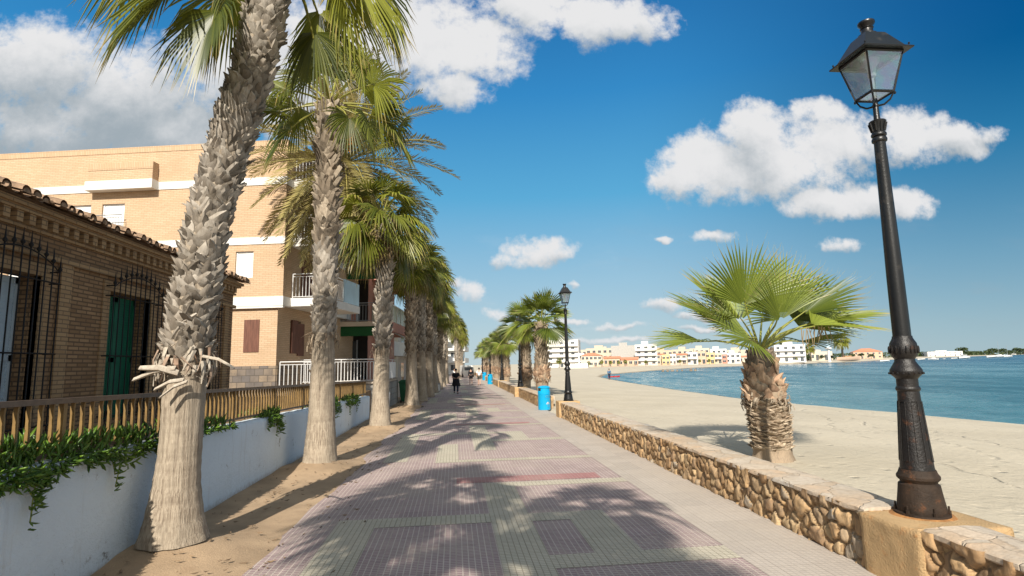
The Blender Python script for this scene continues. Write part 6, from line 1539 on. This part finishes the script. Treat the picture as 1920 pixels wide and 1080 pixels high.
def person(label, loc, rz, stride=.3, top='blackcloth', legs='blackcloth', shorts=False, skirt=None, arms='hang', sc=1.0, sleeves=True, long_sleeve=False):
    t = thing('person', label, 'person', loc, rz, None, sc)      # faces -y locally
    s = stride
    hipL, hipR = V(.09, 0, .92), V(-.09, 0, .92); kL, kR = V(.1, -s * .45, .5), V(-.1, s * .25, .5); aL, aR = V(.1, -s * .55, .09), V(-.1, s * .75, .12)
    tL, tR = aL + V(.02, -.17, -.05), aR + V(-.02, -.16, -.07)
    sL, sR = V(.19, 0, 1.42), V(-.19, 0, 1.42)
    if arms == 'hang': eL, eR, wL, wR = V(.25, .08 + s * .1, 1.15), V(-.25, -.02 - s * .1, 1.15), V(.24, -.02 + s * .15, .9), V(-.24, -.16 - s * .15, .92)
    else: eL, eR, wL, wR = V(.27, .02, 1.15), V(-.27, .02, 1.15), V(.1, -.22, 1.12), V(-.08, -.24, 1.1)
    v = [(V(0, 0, .98), (.14, .1)), (V(0, -.01, 1.18), (.135, .095)), (V(0, .01, 1.38), (.16, .1)), (V(0, .01, 1.49), .055), (V(0, -.01, 1.55), .052), (V(0, -.015, 1.63), (.075, .09)), (V(0, -.005, 1.7), (.07, .088)), (V(0, -.105, 1.615), .016),
         (hipL, .09), (kL, .058), (aL, .042), (tL, .035), (hipR, .09), (kR, .058), (aR, .042), (tR, .035),
         (sL, .06), (eL, .043), (wL, .03), (sR, .06), (eR, .043), (wR, .03)]
    e = [(0, 1), (1, 2), (2, 3), (3, 4), (4, 5), (5, 6), (5, 7), (0, 8), (8, 9), (9, 10), (10, 11), (0, 12), (12, 13), (13, 14), (14, 15), (2, 16), (16, 17), (17, 18), (2, 19), (19, 20), (20, 21)]
    for w_, sd in ((18, 1), (21, -1)):              # palm and five fingers
        W = v[w_][0]; E_ = v[w_ - 1][0]; d = (W - E_).normalized(); pal = len(v); v.append((W + d * .07, (.032, .016))); e.append((w_, pal))
        for k in range(4):
            f = len(v); q = W + d * .1 + V(0, -.03 + .02 * k, 0); v.append((q, .009)); v.append((q + (d * (.06 + .01 * (k in (1, 2))) + V(-sd * .02, 0, 0)), .008)); e += [(pal, f), (f, f + 1)]
        f = len(v); v.append((W + d * .05 + V(0, -.045, 0), .01)); v.append((W + d * .085 + V(-sd * .01, -.06, 0), .009)); e += [(w_, f), (f, f + 1)]
    skin_mesh('body', v, e, MT['skin'], t, 2)
    cv = [(V(0, 0, .93), (.165, .125)), (V(0, -.01, 1.18), (.16, .12)), (V(0, .01, 1.37), (.18, .12)), (V(0, .01, 1.47), .075), (sL, .082), (sL.lerp(eL, .95 if long_sleeve else .75), .062), (sR, .082), (sR.lerp(eR, .95 if long_sleeve else .75), .062)]
    ce = [(0, 1), (1, 2), (2, 3), (2, 4), (4, 5), (2, 6), (6, 7)]
    if long_sleeve:
        cv += [(wL, .045), (wR, .045)]; ce += [(5, 8), (7, 9)]
    skin_mesh('shirt', cv, ce, MT[top], t, 2)
    lv = [(V(0, 0, .96), (.155, .12)), (hipL, .115), (hipL.lerp(kL, .8), .095), (hipR, .115), (hipR.lerp(kR, .8), .095)]; le = [(0, 1), (1, 2), (0, 3), (3, 4)]
    if not shorts:
        lv += [(kL, .078), (aL + V(0, 0, .02), .065), (kR, .078), (aR + V(0, 0, .02), .065)]; le += [(2, 5), (5, 6), (4, 7), (7, 8)]
    skin_mesh('shorts' if shorts else 'trousers', lv, le, MT[legs], t, 2)
    if skirt:
        mb = MB(); n = 20; rows = []
        for z, r_ in ((1.04, .17), (.95, .2), (.75, .24), (.55, .29)):
            rows.append([mb.vert((r_ * math.cos(2 * PI * k / n) * (1.1 + .08 * math.sin(k * 2.4)), r_ * math.sin(2 * PI * k / n) * .85, z + (.05 * math.sin(k * 1.7) if z < .6 else 0))) for k in range(n)])
        for a, b in zip(rows, rows[1:]):
            for k in range(n): mb.face(a[k], a[(k + 1) % n], b[(k + 1) % n], b[k])
        mb.build('tied_jacket', MT[skirt], t, sharp=None)
    for a_, tt in ((aL, tL), (aR, tR)):
        mb = MB(); mb.blob(a_.lerp(tt, .45) + V(0, 0, -.02), (.05, .14, .045), 10, 7); mb.build('shoe', MT['dark'], t)
    mb = MB(); mb.blob((0, .012, 1.69), (.092, .108, .105), 14, 10); mb.v = [(x, y, max(z, 1.66 if y < .0 else 1.56)) for x, y, z in mb.v]; mb.build('hair', MT['hair'], t)
    f = MB()
    for sx in (-1, 1): f.blob((sx * .03, -.098, 1.645), .01, 6, 4)
    f.box(-.022, .022, -.102, -.094, 1.575, 1.583); f.build('eyes_and_mouth', MT['dark'], t)
    return t
person('person in black walking on the promenade with a jacket tied round the waist', (.08, 42.0, 0), 0.1, .3, 'blackcloth', 'navycloth', False, 'blackcloth', 'front', 1.02)
person('person in dark clothes and shorts seen from behind, left of the one in white', (1.7, 60.5, 0), PI, .35, 'blackcloth', 'blackcloth', True, None, 'hang', 1.0, True, True)
person('person in a white T-shirt and dark shorts walking away', (2.45, 57.5, 0), PI - .1, .4, 'whitecloth', 'khaki', True, None, 'hang', 1.0)
person('person in white standing among the left palms far down the promenade', (-.05, 60.0, 0), 0.3, .1, 'whitecloth', 'navycloth', False, None, 'hang', 1.0)
p = gp(1143, 717, SEA_Z + .1)
person('lone person in blue standing at the water edge of the beach', (p.x, p.y, ground_z(p.x, p.y)), PI * .8, .12, 'bluecloth', 'navycloth', False, None, 'hang', 1.0, True, True)
